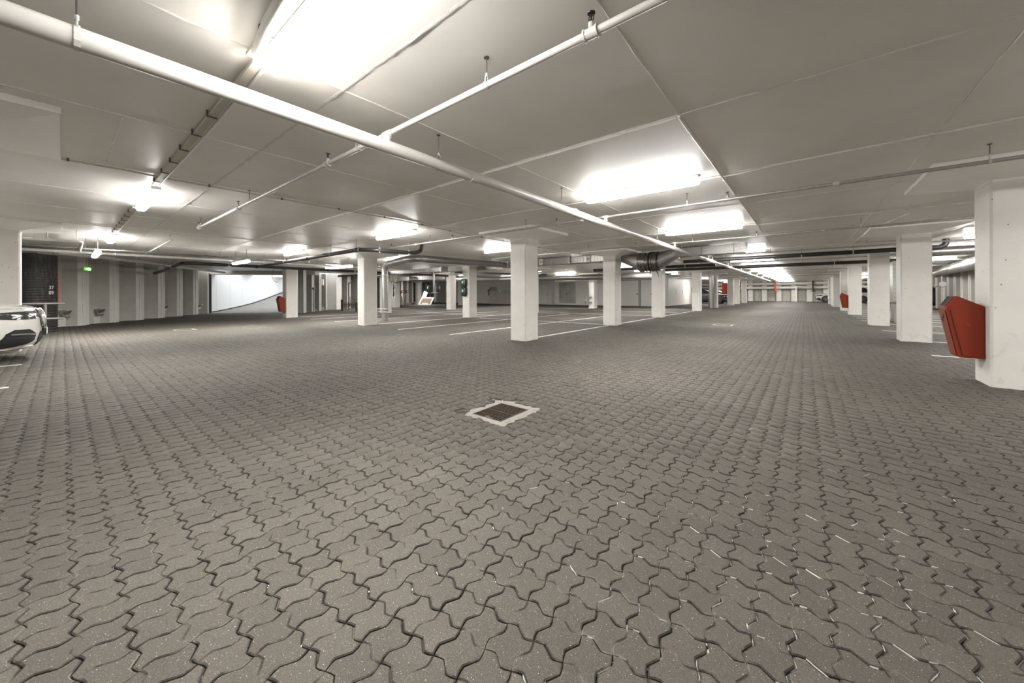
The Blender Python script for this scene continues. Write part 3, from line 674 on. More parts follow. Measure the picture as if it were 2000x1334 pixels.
# left-hand sprinkler branch near the long wall
def simple_pipe(name, pts, r, mt, label, cat='pipe', group=None, hang=(), bendr=.1, seg=12, rings=(), hm='pipe'):
    o = empty(name, pts[0], 0, label, cat, group); P0 = Vector(pts[0])
    path = [Vector(p)-P0 for p in pts]
    MB().tube(bend(path, bendr), r, seg).build('pipe_run', M[mt], o)
    for (x, y, z) in hang:
        q = Vector((x, y, z))-P0
        b = MB().tube([(q.x, q.y, q.z), (q.x, q.y, ZC-P0.z)], .005, 5); h = b.build('hanger_rod', M['rod'], o)
        MB().tube([(q.x-.012, q.y, q.z), (q.x+.012, q.y, q.z)] if abs(pts[0][0]-pts[1][0]) > abs(pts[0][1]-pts[1][1]) else [(q.x, q.y-.012, q.z), (q.x, q.y+.012, q.z)], r+.006, seg).build('pipe_clamp', M[hm], h)
    for (a, b_) in rings:
        MB().tube([Vector(a)-P0, Vector(b_)-P0], r+.008, seg).build('collar', M[mt], o)
    return o
simple_pipe('sprinkler_branch', [(-12.06,1.7,2.5),(-24.5,1.75,2.5)], .021, 'pipe', 'short white sprinkler branch running towards the exit sign wall', group='sprinkler branch pipes', hang=[(-12.3,1.7,2.5),(-16.5,1.72,2.5),(-20.5,1.74,2.5)], seg=10)
simple_pipe('water_pipe', [(-13.17,-3,2.4),(-13.17,.3,2.4),(-16.4,.33,2.4)], .03, 'pipe', 'white pipe turning a right angle above the white car', hang=[(-13.17,-.2,2.4),(-13.19,.22,2.4)], bendr=.09)
simple_pipe('water_pipe', [(-14.95,-5,2.4),(-14.9,9,2.4)], .022, 'rod', 'thin dark pipe crossing the far left bays under the ceiling', hang=[(-14.95,.4,2.4),(-14.95,3.3,2.4),(-14.9,6,2.4)], seg=8)
simple_pipe('water_pipe', [(-15.9,-5,2.38),(-15.95,8.6,2.38)], .028, 'galvpipe', 'bright thin galvanised pipe parallel behind the dark one on the left', hang=[(-15.9,1,2.38),(-15.9,4.8,2.38)], seg=8)
simple_pipe('water_pipe', [(-16.45,-5,2.4),(-16.5,12.2,2.42)], .03, 'pipe', 'white pipe running above the black ribbed pipe on the left', hang=[(-16.5,2,2.4),(-16.5,7,2.4)], seg=8)
simple_pipe('water_pipe', [(-18.25,-.1,2.5),(-19.36,.87,2.5),(-20.76,1.97,2.5),(-22.35,2.85,2.5),(-26.9,6.1,2.48)], .06, 'pipe', 'thick white pipe following the sheet pile wall above the exit sign', hang=[(-20.76,1.97,2.5)], bendr=.3)
simple_pipe('drain_pipe', [(-24.6,2.85,2.22),(-21.2,2.88,2.27),(-18.3,2.86,2.37),(-18.25,9.4,2.35),(-18.1,15.8,2.33)], .062, 'black', 'black drain pipe crossing above the ramp mouth', hang=[(-22.2,2.86,2.3),(-20.2,2.86,2.3),(-18.25,4.3,2.35),(-18.25,7.2,2.35),(-18.2,9.6,2.35)], bendr=.25, rings=[((-24.62,2.85,2.22),(-24.5,2.85,2.22)),((-18.27,5.2,2.355),(-18.27,5.3,2.355)),((-18.25,8.2,2.355),(-18.25,8.3,2.355))])
simple_pipe('drain_pipe', [(-18.2,5.3,2.35),(-15.0,5.2,2.36),(-11.2,5.14,2.37),(-9.45,5.1,2.37),(-9.12,5.42,2.36),(-8.95,6.5,2.36),(-8.9,6.72,2.42),(-8.9,6.78,2.68)], .056, 'black', 'black drain pipe bending round in front of the column with the spiral duct', hang=[(-15.0,5.2,2.36),(-12.9,5.16,2.37),(-11.2,5.14,2.37),(-9.6,5.1,2.37),(-9.1,5.5,2.36),(-8.95,6.35,2.36)], bendr=.16, rings=[((-13.0,5.16,2.365),(-12.85,5.16,2.365)),((-11.7,5.15,2.37),(-11.5,5.15,2.37)),((-9.6,5.1,2.37),(-9.45,5.1,2.37)),((-15.9,5.2,2.357),(-15.75,5.2,2.357))])
simple_pipe('drain_pipe', [(-3.9,16.1,2.44),(3.05,16.0,2.45),(3.15,16.0,2.52),(3.15,16.0,2.68)], .07, 'black', 'black drain pipe across the aisle, nearest of the black ones', hang=[(-2.4,16.1,2.44),(-.1,16.05,2.44),(1.2,16,2.45)], rings=[((-.9,16.05,2.44),(-.8,16.05,2.44))])
simple_pipe('drain_pipe', [(-6.5,21.4,2.45),(3.6,21.4,2.45)], .072, 'black', 'second black drain pipe across the aisle towards the end wall', hang=[(-3,21.4,2.45),(-.1,21.4,2.45),(1.0,21.4,2.45),(2.1,21.4,2.45)], rings=[((-.2,21.4,2.45),(-.05,21.4,2.45))])
simple_pipe('drain_pipe', [(-9.3,18.9,2.45),(-3.2,18.9,2.45)], .075, 'black', 'short black drain pipe behind the foil wrapped duct', hang=[(-4.5,18.9,2.45)])
simple_pipe('drain_pipe', [(-14,24.6,2.4),(-6.7,24.6,2.4)], .06, 'black', 'black drain pipe above the large white doors at the back', hang=[(-9,24.6,2.4)])
simple_pipe('drain_pipe', [(-22.8,10.9,2.3),(-17,12.4,2.38)], .05, 'black', 'short black pipe end above the bicycle rack', hang=[(-19,11.9,2.35)])
simple_pipe('drain_pipe', [(-16,14.5,2.42),(-12.9,19.5,2.36)], .05, 'black', 'black pipe passing over the hanging charging box')
simple_pipe('heating_pipe', [(-19.8,60.0,2.35),(7,60.0,2.35)], .19, 'pipe', 'upper thick white insulated pipe on the end wall', seg=16)
simple_pipe('heating_pipe', [(-19.8,60.0,1.80),(7,60.0,1.80)], .17, 'pipe', 'lower thick white insulated pipe on the end wall', seg=16)
for n_, x in enumerate((-3.1, .75, -7.2, 4.6)):
    o = MB().box(x-.09, x+.09, 59.5, 59.62, 1.3, 2.66).box(x-.25, x+.25, 59.5, 60.1, 1.28, 1.36).build('pipe_bracket', M['rust'] if n_ else M['orange'], smooth=False)
    tag(o, ('reddish pipe bracket in the middle of the end wall' if n_ == 0 else ['', 'dark bracket on the end wall above the far white car', 'dark bracket on the end wall left of the red one', 'dark bracket on the end wall hidden by the right row'][n_]), 'bracket', 'end wall pipe brackets')
# long galvanised ducts
def spiral(name, pts, r, label, bendr=.3, seams=.11, group='round galvanised ducts', grp2=None):
    o = empty(name, pts[0], 0, label, 'duct', group); P0 = Vector(pts[0])
    path = bend([Vector(p)-P0 for p in pts], bendr, 7)
    MB().tube(path, r, 24).build('duct_run', M['galv'], o, ang=50)
    b = MB()
    for p, q in zip(path, path[1:]):
        L_ = (q-p).length; n = int(L_/seams); t = (q-p).normalized() if L_ > 0 else Vector((1,0,0))
        for k in range(n):
            c = p+t*(L_*(k+.5)/n); b.tube([c-t*.006, c+t*.006], r+.004, 20, cap=True)
    x = b.build('lock_seams', M['galv'], o); x['kind'] = 'stuff'
    return o
d1 = spiral('spiral_duct', [(-13.72,8.52,-.0),(-13.72,8.52,2.38),(-11.45,8.02,2.44),(-10.98,8.2,2.45),(-10.8,12.9,2.48)], .13, 'round galvanised duct rising beside the column then running under the ceiling', bendr=.35)
for z in (.42, .55, 1.95): MB().tube([(-.25,-.16,z),(.5,-.16,z)], .012, 6).build('duct_strap', M['galvpipe'], d1)
d2 = spiral('spiral_duct', [(-5.60,31.15,0),(-5.60,31.15,2.45)], .18, 'round galvanised riser duct beside a centre row column far down the aisle', seams=.3)
spiral('spiral_duct', [(2.3,17.0,2.4),(7,16.8,2.4)], .14, 'round galvanised duct seen between the two nearest right-hand columns', seams=.35)
spiral('spiral_duct', [(6.9,37,2.4),(6.3,32,2.42),(5.3,23.3,2.29),(4.9,20,2.24)], .26, 'thick round duct along the right wall above the vent pipe', seams=.3)
spiral('spiral_duct', [(-24,17,2.32),(-19.5,22.6,2.36),(-9.5,24.2,2.3),(-7,24.4,2.3)], .2, 'long dull duct under the ceiling before the white back doors', seams=.4)
# rectangular duct with stiffening folds, number plates
def rect_duct(x0, x1, y, z0, z1, w, label, folds=.085, mt='galv'):
    o = empty('rectangular_duct', (x0, y, z0), 0, label, 'duct', 'rectangular galvanised ducts'); L_ = x1-x0; h = z1-z0
    MB().box(0, L_, -w/2, w/2, 0, h).build('duct_run', M[mt], o, smooth=False)
    n = int(L_/folds); b = MB()
    for k in range(n):
        x = L_*(k+.5)/n; b.box(x-.014, x+.014, -w/2-.012, w/2+.012, -.006, h+.004)
    q = b.build('folds', M[mt], o, smooth=False); q['kind'] = 'stuff'
    for x in (.01, L_-.01): MB().box(x-.02, x+.02, -w/2-.03, w/2+.03, -.03, h+.03).build('duct_flange', M[mt], o, smooth=False)
    return o
rd1 = rect_duct(-11.0, -5.45, 13.15, 2.375, 2.63, .4, 'ribbed rectangular duct with number plates between the two centre columns', .12)
def text(s, size, m, parent, loc, rot, name='number'):
    cu = bpy.data.curves.new(name, 'FONT'); cu.body = s; cu.size = size; cu.extrude = .001; cu.align_x = 'CENTER'; cu.align_y = 'CENTER'
    t = bpy.data.objects.new('tmp', cu); COL.objects.link(t); dg = bpy.context.evaluated_depsgraph_get()
    me = bpy.data.meshes.new_from_object(t.evaluated_get(dg)); bpy.data.objects.remove(t, do_unlink=True)
    me.materials.clear(); o = link(name, me, m, parent, smooth=False); o.location = loc; o.rotation_euler = rot; return o
for x, s in ((-10.75, '30'), (-8.83, '29'), (-6.6, '28')):
    p = MB().box(-.09, .09, -.008, 0, -.125, .125).build('number_plate', M['label'], rd1, smooth=False); p.location = (x+11.0, -.225, .125)
    text(s, .13, M['ink'], p, (0, -.0095, 0), (PI/2, 0, 0))
for x in (-7.4, -9.6): hq = MB().box(x+11.0-.012, x+11.0+.012, -.24, -.225, -.02, .30).build('hanger_strap', M['rod'], rd1, smooth=False)
rd2 = rect_duct(-3.4, -1.4, 13.17, 2.38, 2.645, .45, 'ribbed rectangular duct ending over the aisle right of the foil wrapped part', .075)
for x in (-2.6, -1.7): MB().tube([(x+3.4, -.25, 0), (x+3.4, -.25, .30)], .006, 5).build('hanger_rod', M['rod'], rd2)
# reducer + foil wrapped round connector
fl = empty('duct_connector', (-4.29, 13.15, 2.265), 0, 'bulky crumpled foil wrapped round duct between two pyramid shaped reducers', 'duct')
def rect_ring(x, w, h, z, n=24):
    out = []
    for k in range(n):
        a = 2*PI*k/n; ca, sa = math.cos(a), math.sin(a); m_ = max(abs(ca)/(w/2), abs(sa)/(h/2)); out.append((x, ca/m_, z+sa/m_))
    return out
def round_ring(x, r, z, n=24): return [(x, r*math.cos(2*PI*k/n), z+r*math.sin(2*PI*k/n)) for k in range(n)]
MB().loft([rect_ring(-1.14, .42, .26, .24), round_ring(-.34, .32, 0)]).build('reducer', M['galv'], fl, ang=15)
MB().loft([round_ring(.34, .33, 0), rect_ring(.88, .5, .28, .245)]).build('reducer', M['galv'], fl, ang=15)
r_ = random.Random(5); rings = []
for k in range(29):
    x = -.38+.76*k/28; base = .325+(.02 if k in (2,3,4,5,17,18,19,20,21,22) else 0)
    rings.append([(x+r_.gauss(0,.004), (base+r_.gauss(0,.006))*math.cos(2*PI*i/36), (base+r_.gauss(0,.006))*math.sin(2*PI*i/36)) for i in range(36)])
MB().loft(rings).build('foil_wrap', M['foil'], fl, ang=60)
for x in (-.33, -.12, .02, .12, .3): MB().tube([(x-.012, 0, 0), (x+.012, 0, 0)], .352, 28).build('tape_band', M['foil'] if x < 0 else M['plastic'], fl)
MB().tube([(.05, -.1, -.34), (.02, -.12, -.43), (.03, -.1, -.5)], [.02, .016, .006], 6).build('loose_strap', M['rod'], fl)
MB().tube([(.2, .0, -.33), (.27, -.02, -.42), (.30, -.02, -.56)], [.02, .016, .006], 6).build('loose_strap', M['rod'], fl)
rd3 = rect_duct(-17.4, -13.2, 11.3, 2.22, 2.40, .35, 'galvanised rectangular duct behind the round duct riser, under the ceiling', .15)
rd4 = rect_duct(-27.5, -20.9, 17.6, 2.24, 2.55, .5, 'bright galvanised rectangular duct far behind the two grey boxes', .3)
rd5 = rect_duct(-16.2, -11.6, 13.4, 2.36, 2.58, .4, 'galvanised duct segment above the column with charging boxes', .14)

# conduits and cable runs fixed to the ceiling
def conduit(pts, r, m, label, clips=.9, group='ceiling conduits', dark=False, name='conduit'):
    o = empty(name, pts[0], 0, label, 'conduit', group); P0 = Vector(pts[0]); path = [Vector(p)-P0 for p in pts]
    MB().tube(path, r, 8).build('conduit_tube', M[m], o)
    k0 = None
    for p, q in zip(path, path[1:]):
        L_ = (q-p).length; n = int(L_/clips); t = (q-p).normalized()
        for k in range(n):
            c = p+t*(clips*(k+.5)); c.z = -P0.z+ZC-.012
            if k0 is None:
                b = MB().box(-.010, .010, -r-.008, r+.008, -r-.006, .012); k0 = b.build('clip', M['rod'] if dark else M['conduit'], o, smooth=False).data; cc = kids(o)[-1]
                cc = [x for x in kids(o) if x.name.startswith('clip')][-1]
            else: cc = bpy.data.objects.new('clip', k0); COL.objects.link(cc); cc.parent = o
            cc.location = c; cc.rotation_euler = (0, 0, math.atan2(t.y, t.x))
    return o
zc = ZC-.018
conduit([(-.86,3.345,zc),(-18,3.34,zc)], .0125, 'conduit', 'white conduit along the ceiling joint left of the four way junction')
conduit([(-.84,3.33,zc),(-.83,10.8,zc)], .0125, 'conduit', 'white conduit running away from the four way junction towards the end wall')
conduit([(7,5.05,zc),(1.4,5.24,zc),(-.25,5.3,zc),(-.62,5.4,zc),(-1.08,5.36,zc)], .013, 'conduit', 'white conduit coming from the right to the nearest lamp of the aisle row')
conduit([(-2.8,5.42,zc),(-4.5,5.31,zc),(-8.9,5.33,zc)], .010, 'conduit', 'thin white conduit from the bright aisle lamp across the main pipe')
conduit([(-6.5,-4,zc),(-6.38,.53,zc),(-6.43,.84,zc),(-6.44,4.5,zc),(-6.73,6.6,zc),(-6.75,15,zc)], .011, 'conduit_grey', 'cable conduit crossing the tray near the second lamp on the left', dark=True)
conduit([(-11.95,-4,zc),(-11.9,1.7,zc),(-11.75,4.5,zc),(-11.8,9,zc)], .011, 'conduit', 'white conduit farther left, passing over the third lamp')
conduit([(7,9.5,zc),(-.6,9.73,zc),(-1.07,9.55,zc)], .012, 'conduit', 'white conduit from the right to the second bright aisle lamp')
conduit([(-2.75,9.6,zc),(-3.3,9.5,zc),(-6.9,9.5,zc)], .010, 'conduit', 'thin conduit left of the second bright aisle lamp')
conduit([(-1.05,15.3,zc),(6.5,15.2,zc)], .012, 'conduit', 'conduit across the third ceiling bay on the right')
conduit([(-8.75,5.3,zc),(-13.1,5.25,zc)], .010, 'conduit', 'conduit linking the two lamps left of the centre column')
conduit([(1.55,10.2,zc),(1.2,12.6,zc),(1.1,20,zc)], .015, 'conduit', 'white conduit running away above the right-hand columns')
def tray(x0, x1, y, label, n=2):
    o = empty('cable_tray', (x0, y, ZC-.03), 0, label, 'cable tray', 'cable runs'); L_ = x1-x0
    MB().box(0, L_, -.028, .022, -.012, .012).build('cable_duct', M['conduit_grey'], o, smooth=False)
    MB().tube([(0, .045, 0), (L_*.5, .05, -.005), (L_, .045, 0)], .012, 8).build('cable', M['conduit'], o)
    me = None
    for k in range(int(L_/.55)):
        if me is None: c = MB().box(-.011, .011, -.034, .028, -.020, -.013).box(-.011, .011, -.046, -.034, -.020, .03).build('clip', M['rod'], o, smooth=False); me = c.data
        else: c = bpy.data.objects.new('clip', me); COL.objects.link(c); c.parent = o
        c.location = (.3+.55*k, 0, 0)
    return o
tray(-6.9, -2.75, .80, 'beige cable tray with black clips between the nearest lamp and the second lamp')
tray(-13.0, -8.9, .79, 'beige cable run with black clips between the second and third left lamps')
tray(-2.7, 2.2, .75, 'beige cable tray beside the big nearest lamp')
# thick sleeve beside the nearest lamp
sl = MB().tube([(-2.62,.76,ZC-.035),(-2.3,.72,ZC-.035),(-1.95,.70,ZC-.035),(.6,.70,ZC-.035)], .032, 12).build('cable_sleeve', M['conduit'])
tag(sl, 'pale round cable sleeve curving along the nearest lamp', 'cable')

# ------------------------------------------------------------ litter bins
def bin_proto():
    root = empty('litter_bin', (0,0,0), 0, 'x', 'litter bin', 'red litter bins')
    P = [(0,0),(0,.645),(-.012,.66),(-.215,.782),(-.235,.785),(-.322,.636),(-.322,.622),(-.222,.02),(-.205,0)]   # side profile: distance from column, height
    P = P[::-1]
    b = MB(); hw = .155
    rings = []
    for y, k in ((-hw, .006), (-hw+.006, 0), (hw-.006, 0), (hw, .006)):
        cx, cz = -.15, .35; rings.append([(x+(cx-x)*k*4, y, z+(cz-z)*k*2) for x, z in P])
    b.loft(rings); b.build('body', M['red'], root, ang=25)
    # slightly proud side door with lock on the side towards the camera, and front plate
    sd = [(-.012,.03),(-.012,.60),(-.278,.60),(-.178,.03)][::-1]
    MB().prism(sd, 'y', -hw-.006, -hw+.004).build('side_door', M['red'], root, smooth=False)
    MB().prism([(-.285,.606),(-.279,.606),(-.179,.028),(-.185,.028)], 'y', -hw-.0065, -hw+.002).build('door_gap', M['dark'], root, smooth=False)
    lk = MB().lathe([(.018,-hw-.006),(.018,-hw-.011),(.011,-hw-.013),(.0,-hw-.013)], (-.135,0,.42), 16, 'y').build('lock', M['red_front'], root)
    MB().lathe([(.007,-hw-.012),(.007,-hw-.0145),(0,-hw-.0145)], (-.135,0,.42), 10, 'y').build('keyhole', M['ink'], lk)
    u = Vector((.1,0,-.602)).normalized(); n = Vector((-.987,0,-.164))
    a = Vector((-.322,0,.60))+n*.002; c = Vector((-.226,0,.035))+n*.002
    def slab(a, c, y0, y1, t, nn): return [(a.x,y0,a.z),(a.x,y1,a.z),(c.x,y1,c.z),(c.x,y0,c.z)]+[(p[0]+nn.x*t,p[1],p[2]+nn.z*t) for p in [(a.x,y0,a.z),(a.x,y1,a.z),(c.x,y1,c.z),(c.x,y0,c.z)]]
    F = [(0,3,2,1),(4,5,6,7),(0,1,5,4),(1,2,6,5),(2,3,7,6),(3,0,4,7)]
    fp = MB().add(slab(a, c, -hw+.02, hw-.02, .003, n), F).build('front_plate', M['red_front'], root, smooth=False)
    # top opening on the sloping front face
    nt_ = Vector((-.87,0,.50)); a = Vector((-.245,0,.772)); c = Vector((-.312,0,.654))
    MB().add(slab(a+nt_*.0005, c+nt_*.0005, -hw+.045, hw-.045, .004, nt_), F).build('opening', M['dark'], root, smooth=False)
    fr = MB()
    for y0, y1, k0, k1 in ((-hw+.03,-hw+.045,0,1),(hw-.045,hw-.03,0,1),(-hw+.03,hw-.03,-.08,0),(-hw+.03,hw-.03,1,1.08)):
        p, q = a.lerp(c, k0), a.lerp(c, k1); fr.add(slab(p, q, y0, y1, .009, nt_), F)
    fr.build('opening_frame', M['red'], root, smooth=False)
    # dark scribbled emblem on the front plate
    def on(u_, w): q = Vector((-.306,0,.50)).lerp(Vector((-.29,0,.40)), -w/.1+.0); return (q.x+n.x*.006, u_, q.z+n.z*.006)
    zz = [(.045,.035),(.05,.05),(.035,.055),(.03,.03),(.038,.012),(.02,.02),(.015,.0),(.03,-.005),(.01,.022),(0,.015),(.002,-.005),(-.012,.012),(-.02,-.01),(-.03,.008),(-.035,-.012),(-.045,-.005),(-.04,-.035),(-.045,-.05)]
    MB().tube([on(-a_, w) for a_, w in zz], .0042, 5).build('emblem', M['ink'], fp)
    MB().box(-.002, .004, -hw+.03, hw-.03, .02, .62).build('back_plate', M['red'], root, smooth=False)
    return root
bp_ = bin_proto(); bt = None
B1 = bp_; B1.location = (1.736, 7.355, .312); B1['label'] = 'big red sloping litter bin on the massive column at the right edge'
B2 = copy_tree(bp_); B2.location = (-20.26, 6.996, .30); B2.rotation_euler = (0,0,PI/2); B2['label'] = 'orange red litter bin on the column before the bright ramp'
B3 = copy_tree(bp_); B3.location = (1.736, 25.86, .34); B3['label'] = 'small red litter bin far away on the fourth right-hand column'

# ------------------------------------------------------------ charging boxes
def charger():
    root = empty('charging_box', (0,0,0), 0, 'x', 'charging station', 'black charging boxes')
    rings = []
    for y, k in ((0, .9), (-.02, 1), (-.10, 1), (-.145, .86), (-.155, .7)):
        ring = []
        for x, z in ((-.115,-.21),(.115,-.21),(.165,-.10),(.17,.14),(.14,.205),(-.14,.205),(-.17,.14),(-.165,-.10)): ring.append((x*k, y, z*k))
        rings.append(ring)
    MB().loft(rings).build('housing', M['plastic'], root, ang=30)
    MB().add([(-.05,-.158,.10),(.0,-.158,.06),(-.05,-.158,.0),(-.03,-.158,.05)], [(0,3,1),(3,2,1)]).box(-.055,-.03,-.157,-.15,-.02,.11).build('green_light', M['led_green'], root, smooth=False)
    MB().add([(.0,-.158,.10),(.035,-.158,.055),(.0,-.158,.01),(.012,-.158,.055)], [(0,3,1),(3,2,1)]).box(.004,.022,-.157,-.15,.01,.1).build('blue_light', M['led_blue'], root, smooth=False)
    MB().lathe([(.04,-.15),(.04,-.17),(.025,-.172),(.0,-.17)], (.0,0,-.1), 14, 'y').build('socket', M['plastic'], root)
    MB().box(-.19,.19,0,.012,-.23,.23).build('wall_plate', M['white_plastic'], root, smooth=False)
    return root
ch = charger(); ch.location = (-12.93, 12.367, 1.675); ch['label'] = 'black charging box with green light, upper one on the column front'
c2 = copy_tree(ch); c2.location = (-12.93, 12.367, 1.25); c2['label'] = 'black charging box with green light, lower one on the column front'
hp = empty('hanging_charger_post', (-16.2, 13.1, 0), 0, 'pale post hanging from the ceiling that holds black charging boxes', 'post')
MB().box(-.035, .035, -.035, .035, 1.2, 2.68).build('post', M['galvpipe'], hp, smooth=False)
MB().box(-.30, .30, -.03, .03, 1.20, 1.26).build('cross_bar', M['galvpipe'], hp, smooth=False)
c3 = copy_tree(ch); c3.location = (-16.50, 13.07, 1.46); c3['label'] = 'black charging box with green light hanging left of the pale post'
c4 = copy_tree(ch); c4.location = (-15.95, 13.12, 1.46); c4.rotation_euler = (0,0,2.3); c4['label'] = 'black charging box hanging right of the pale post, seen from its side'
for q in (c3, c4):
    for k in kids(q):
        if k.name.startswith('wall_plate'): bpy.data.objects.remove(k, do_unlink=True)
for z in (1.62, 1.2):
    c5 = copy_tree(ch); c5.location = (-20.14, 12.925, z); c5.rotation_euler = (0,0,PI); c5['label'] = 'charging box peeping out behind the column under the grey boxes, %s one' % ('upper' if z > 1.3 else 'lower'); 
# grey twin boxes high on the next column
gb = empty('junction_boxes', (-20.04, 12.9, 2.2), 0, 'pair of beige grey boxes with a dangling cable on top of the column', 'box')
for y in (-.17, .17):
    b = MB().box(0, .12, y-.15, y+.15, -.28, .28).build('box', M['conduit_grey'], gb, smooth=False)
MB().tube([(.13,-.2,.2),(.14,-.22,-.1),(.14,-.1,-.32),(.14,.05,-.1),(.14,.08,-.3),(.14,.25,-.36)], .012, 6).build('cable', M['rod'], gb)

# ------------------------------------------------------------ floor drains
def drain(x, y, label, w=.33, l=.40):
    o = empty('floor_drain', (x, y, 0), 0, label, 'drain', 'floor drains')
    r_ = random.Random(int(abs(x*10))); out = []
    hx, hy = w/2+.015, l/2+.015
    N_ = 12; ring_o, ring_i = [], []
    def side(a, b, n):
        return [(a[0]+(b[0]-a[0])*k/n, a[1]+(b[1]-a[1])*k/n) for k in range(n)]
    ci = [(-hx,-hy),(hx,-hy),(hx,hy),(-hx,hy)]; co = [(-hx-.07,-hy-.05),(hx+.07,-hy-.05),(hx+.07,hy+.09),(-hx-.07,hy+.09)]
    I_, O_ = [], []
    for k in range(4):
        I_ += side(ci[k], ci[(k+1)%4], N_); O_ += side(co[k], co[(k+1)%4], N_)
    O_ = [(a+r_.gauss(0,.016), b+r_.gauss(0,.016)) for a, b in O_]
    O2 = [(a*1.06, b*1.06) for a, b in O_]; Md = [((a+c)/2+r_.gauss(0,.004), (b+d)/2+r_.gauss(0,.004)) for (a, b), (c, d) in zip(I_, O_)]
    mb = MB(); mb.loft([[(a,b,-.012) for a,b in O2], [(a,b,.003+abs(r_.gauss(0,.0015))) for a,b in O_], [(a,b,.008+r_.gauss(0,.002)) for a,b in Md], [(a,b,.002) for a,b in I_], [(a,b,-.012) for a,b in I_]], cap=False)
    mb.build('mortar_collar', M['mortar'], o, ang=60)
    f = MB(); t = .014
    for a in ((-w/2-t,w/2+t,-l/2-t,-l/2),(-w/2-t,w/2+t,l/2,l/2+t),(-w/2-t,-w/2,-l/2,l/2),(w/2,w/2+t,-l/2,l/2)): f.box(*a, -.012, .003)
    f.build('frame', M['rust'], o, smooth=False)
    MB().box(-w/2, w/2, -l/2, l/2, -.0115, -.009).build('pit_shade', M['dark'], o, smooth=False)  # shallow black sheet; the shade of a deep pit is put into its colour
    n = 11; pitch = w/n; me = None
    for k in range(n):
        for hh in (-1, 1):
            if me is None: c = MB().box(-pitch*.12, pitch*.12, -l/4+.008, l/4-.004, -.009, .001).build('bar', M['rust'], o, smooth=False); me = c.data
            else: c = bpy.data.objects.new('bar', me); COL.objects.link(c); c.parent = o
            c.location = (-w/2+pitch*(k+.5), hh*l/4, 0)
    MB().box(-w/2, w/2, -.006, .006, -.009, .002).build('cross_bar', M['rust'], o, smooth=False)
    return o
drain(-2.31, 2.685, 'rusty slotted floor drain set in pale mortar in the middle foreground')
drain(-16.07, 2.55, 'small floor drain far left near the exit sign wall', .36, .36)
drain(-2.3, 14.85, 'floor drain far down the aisle right of the centre columns', .45, .45)

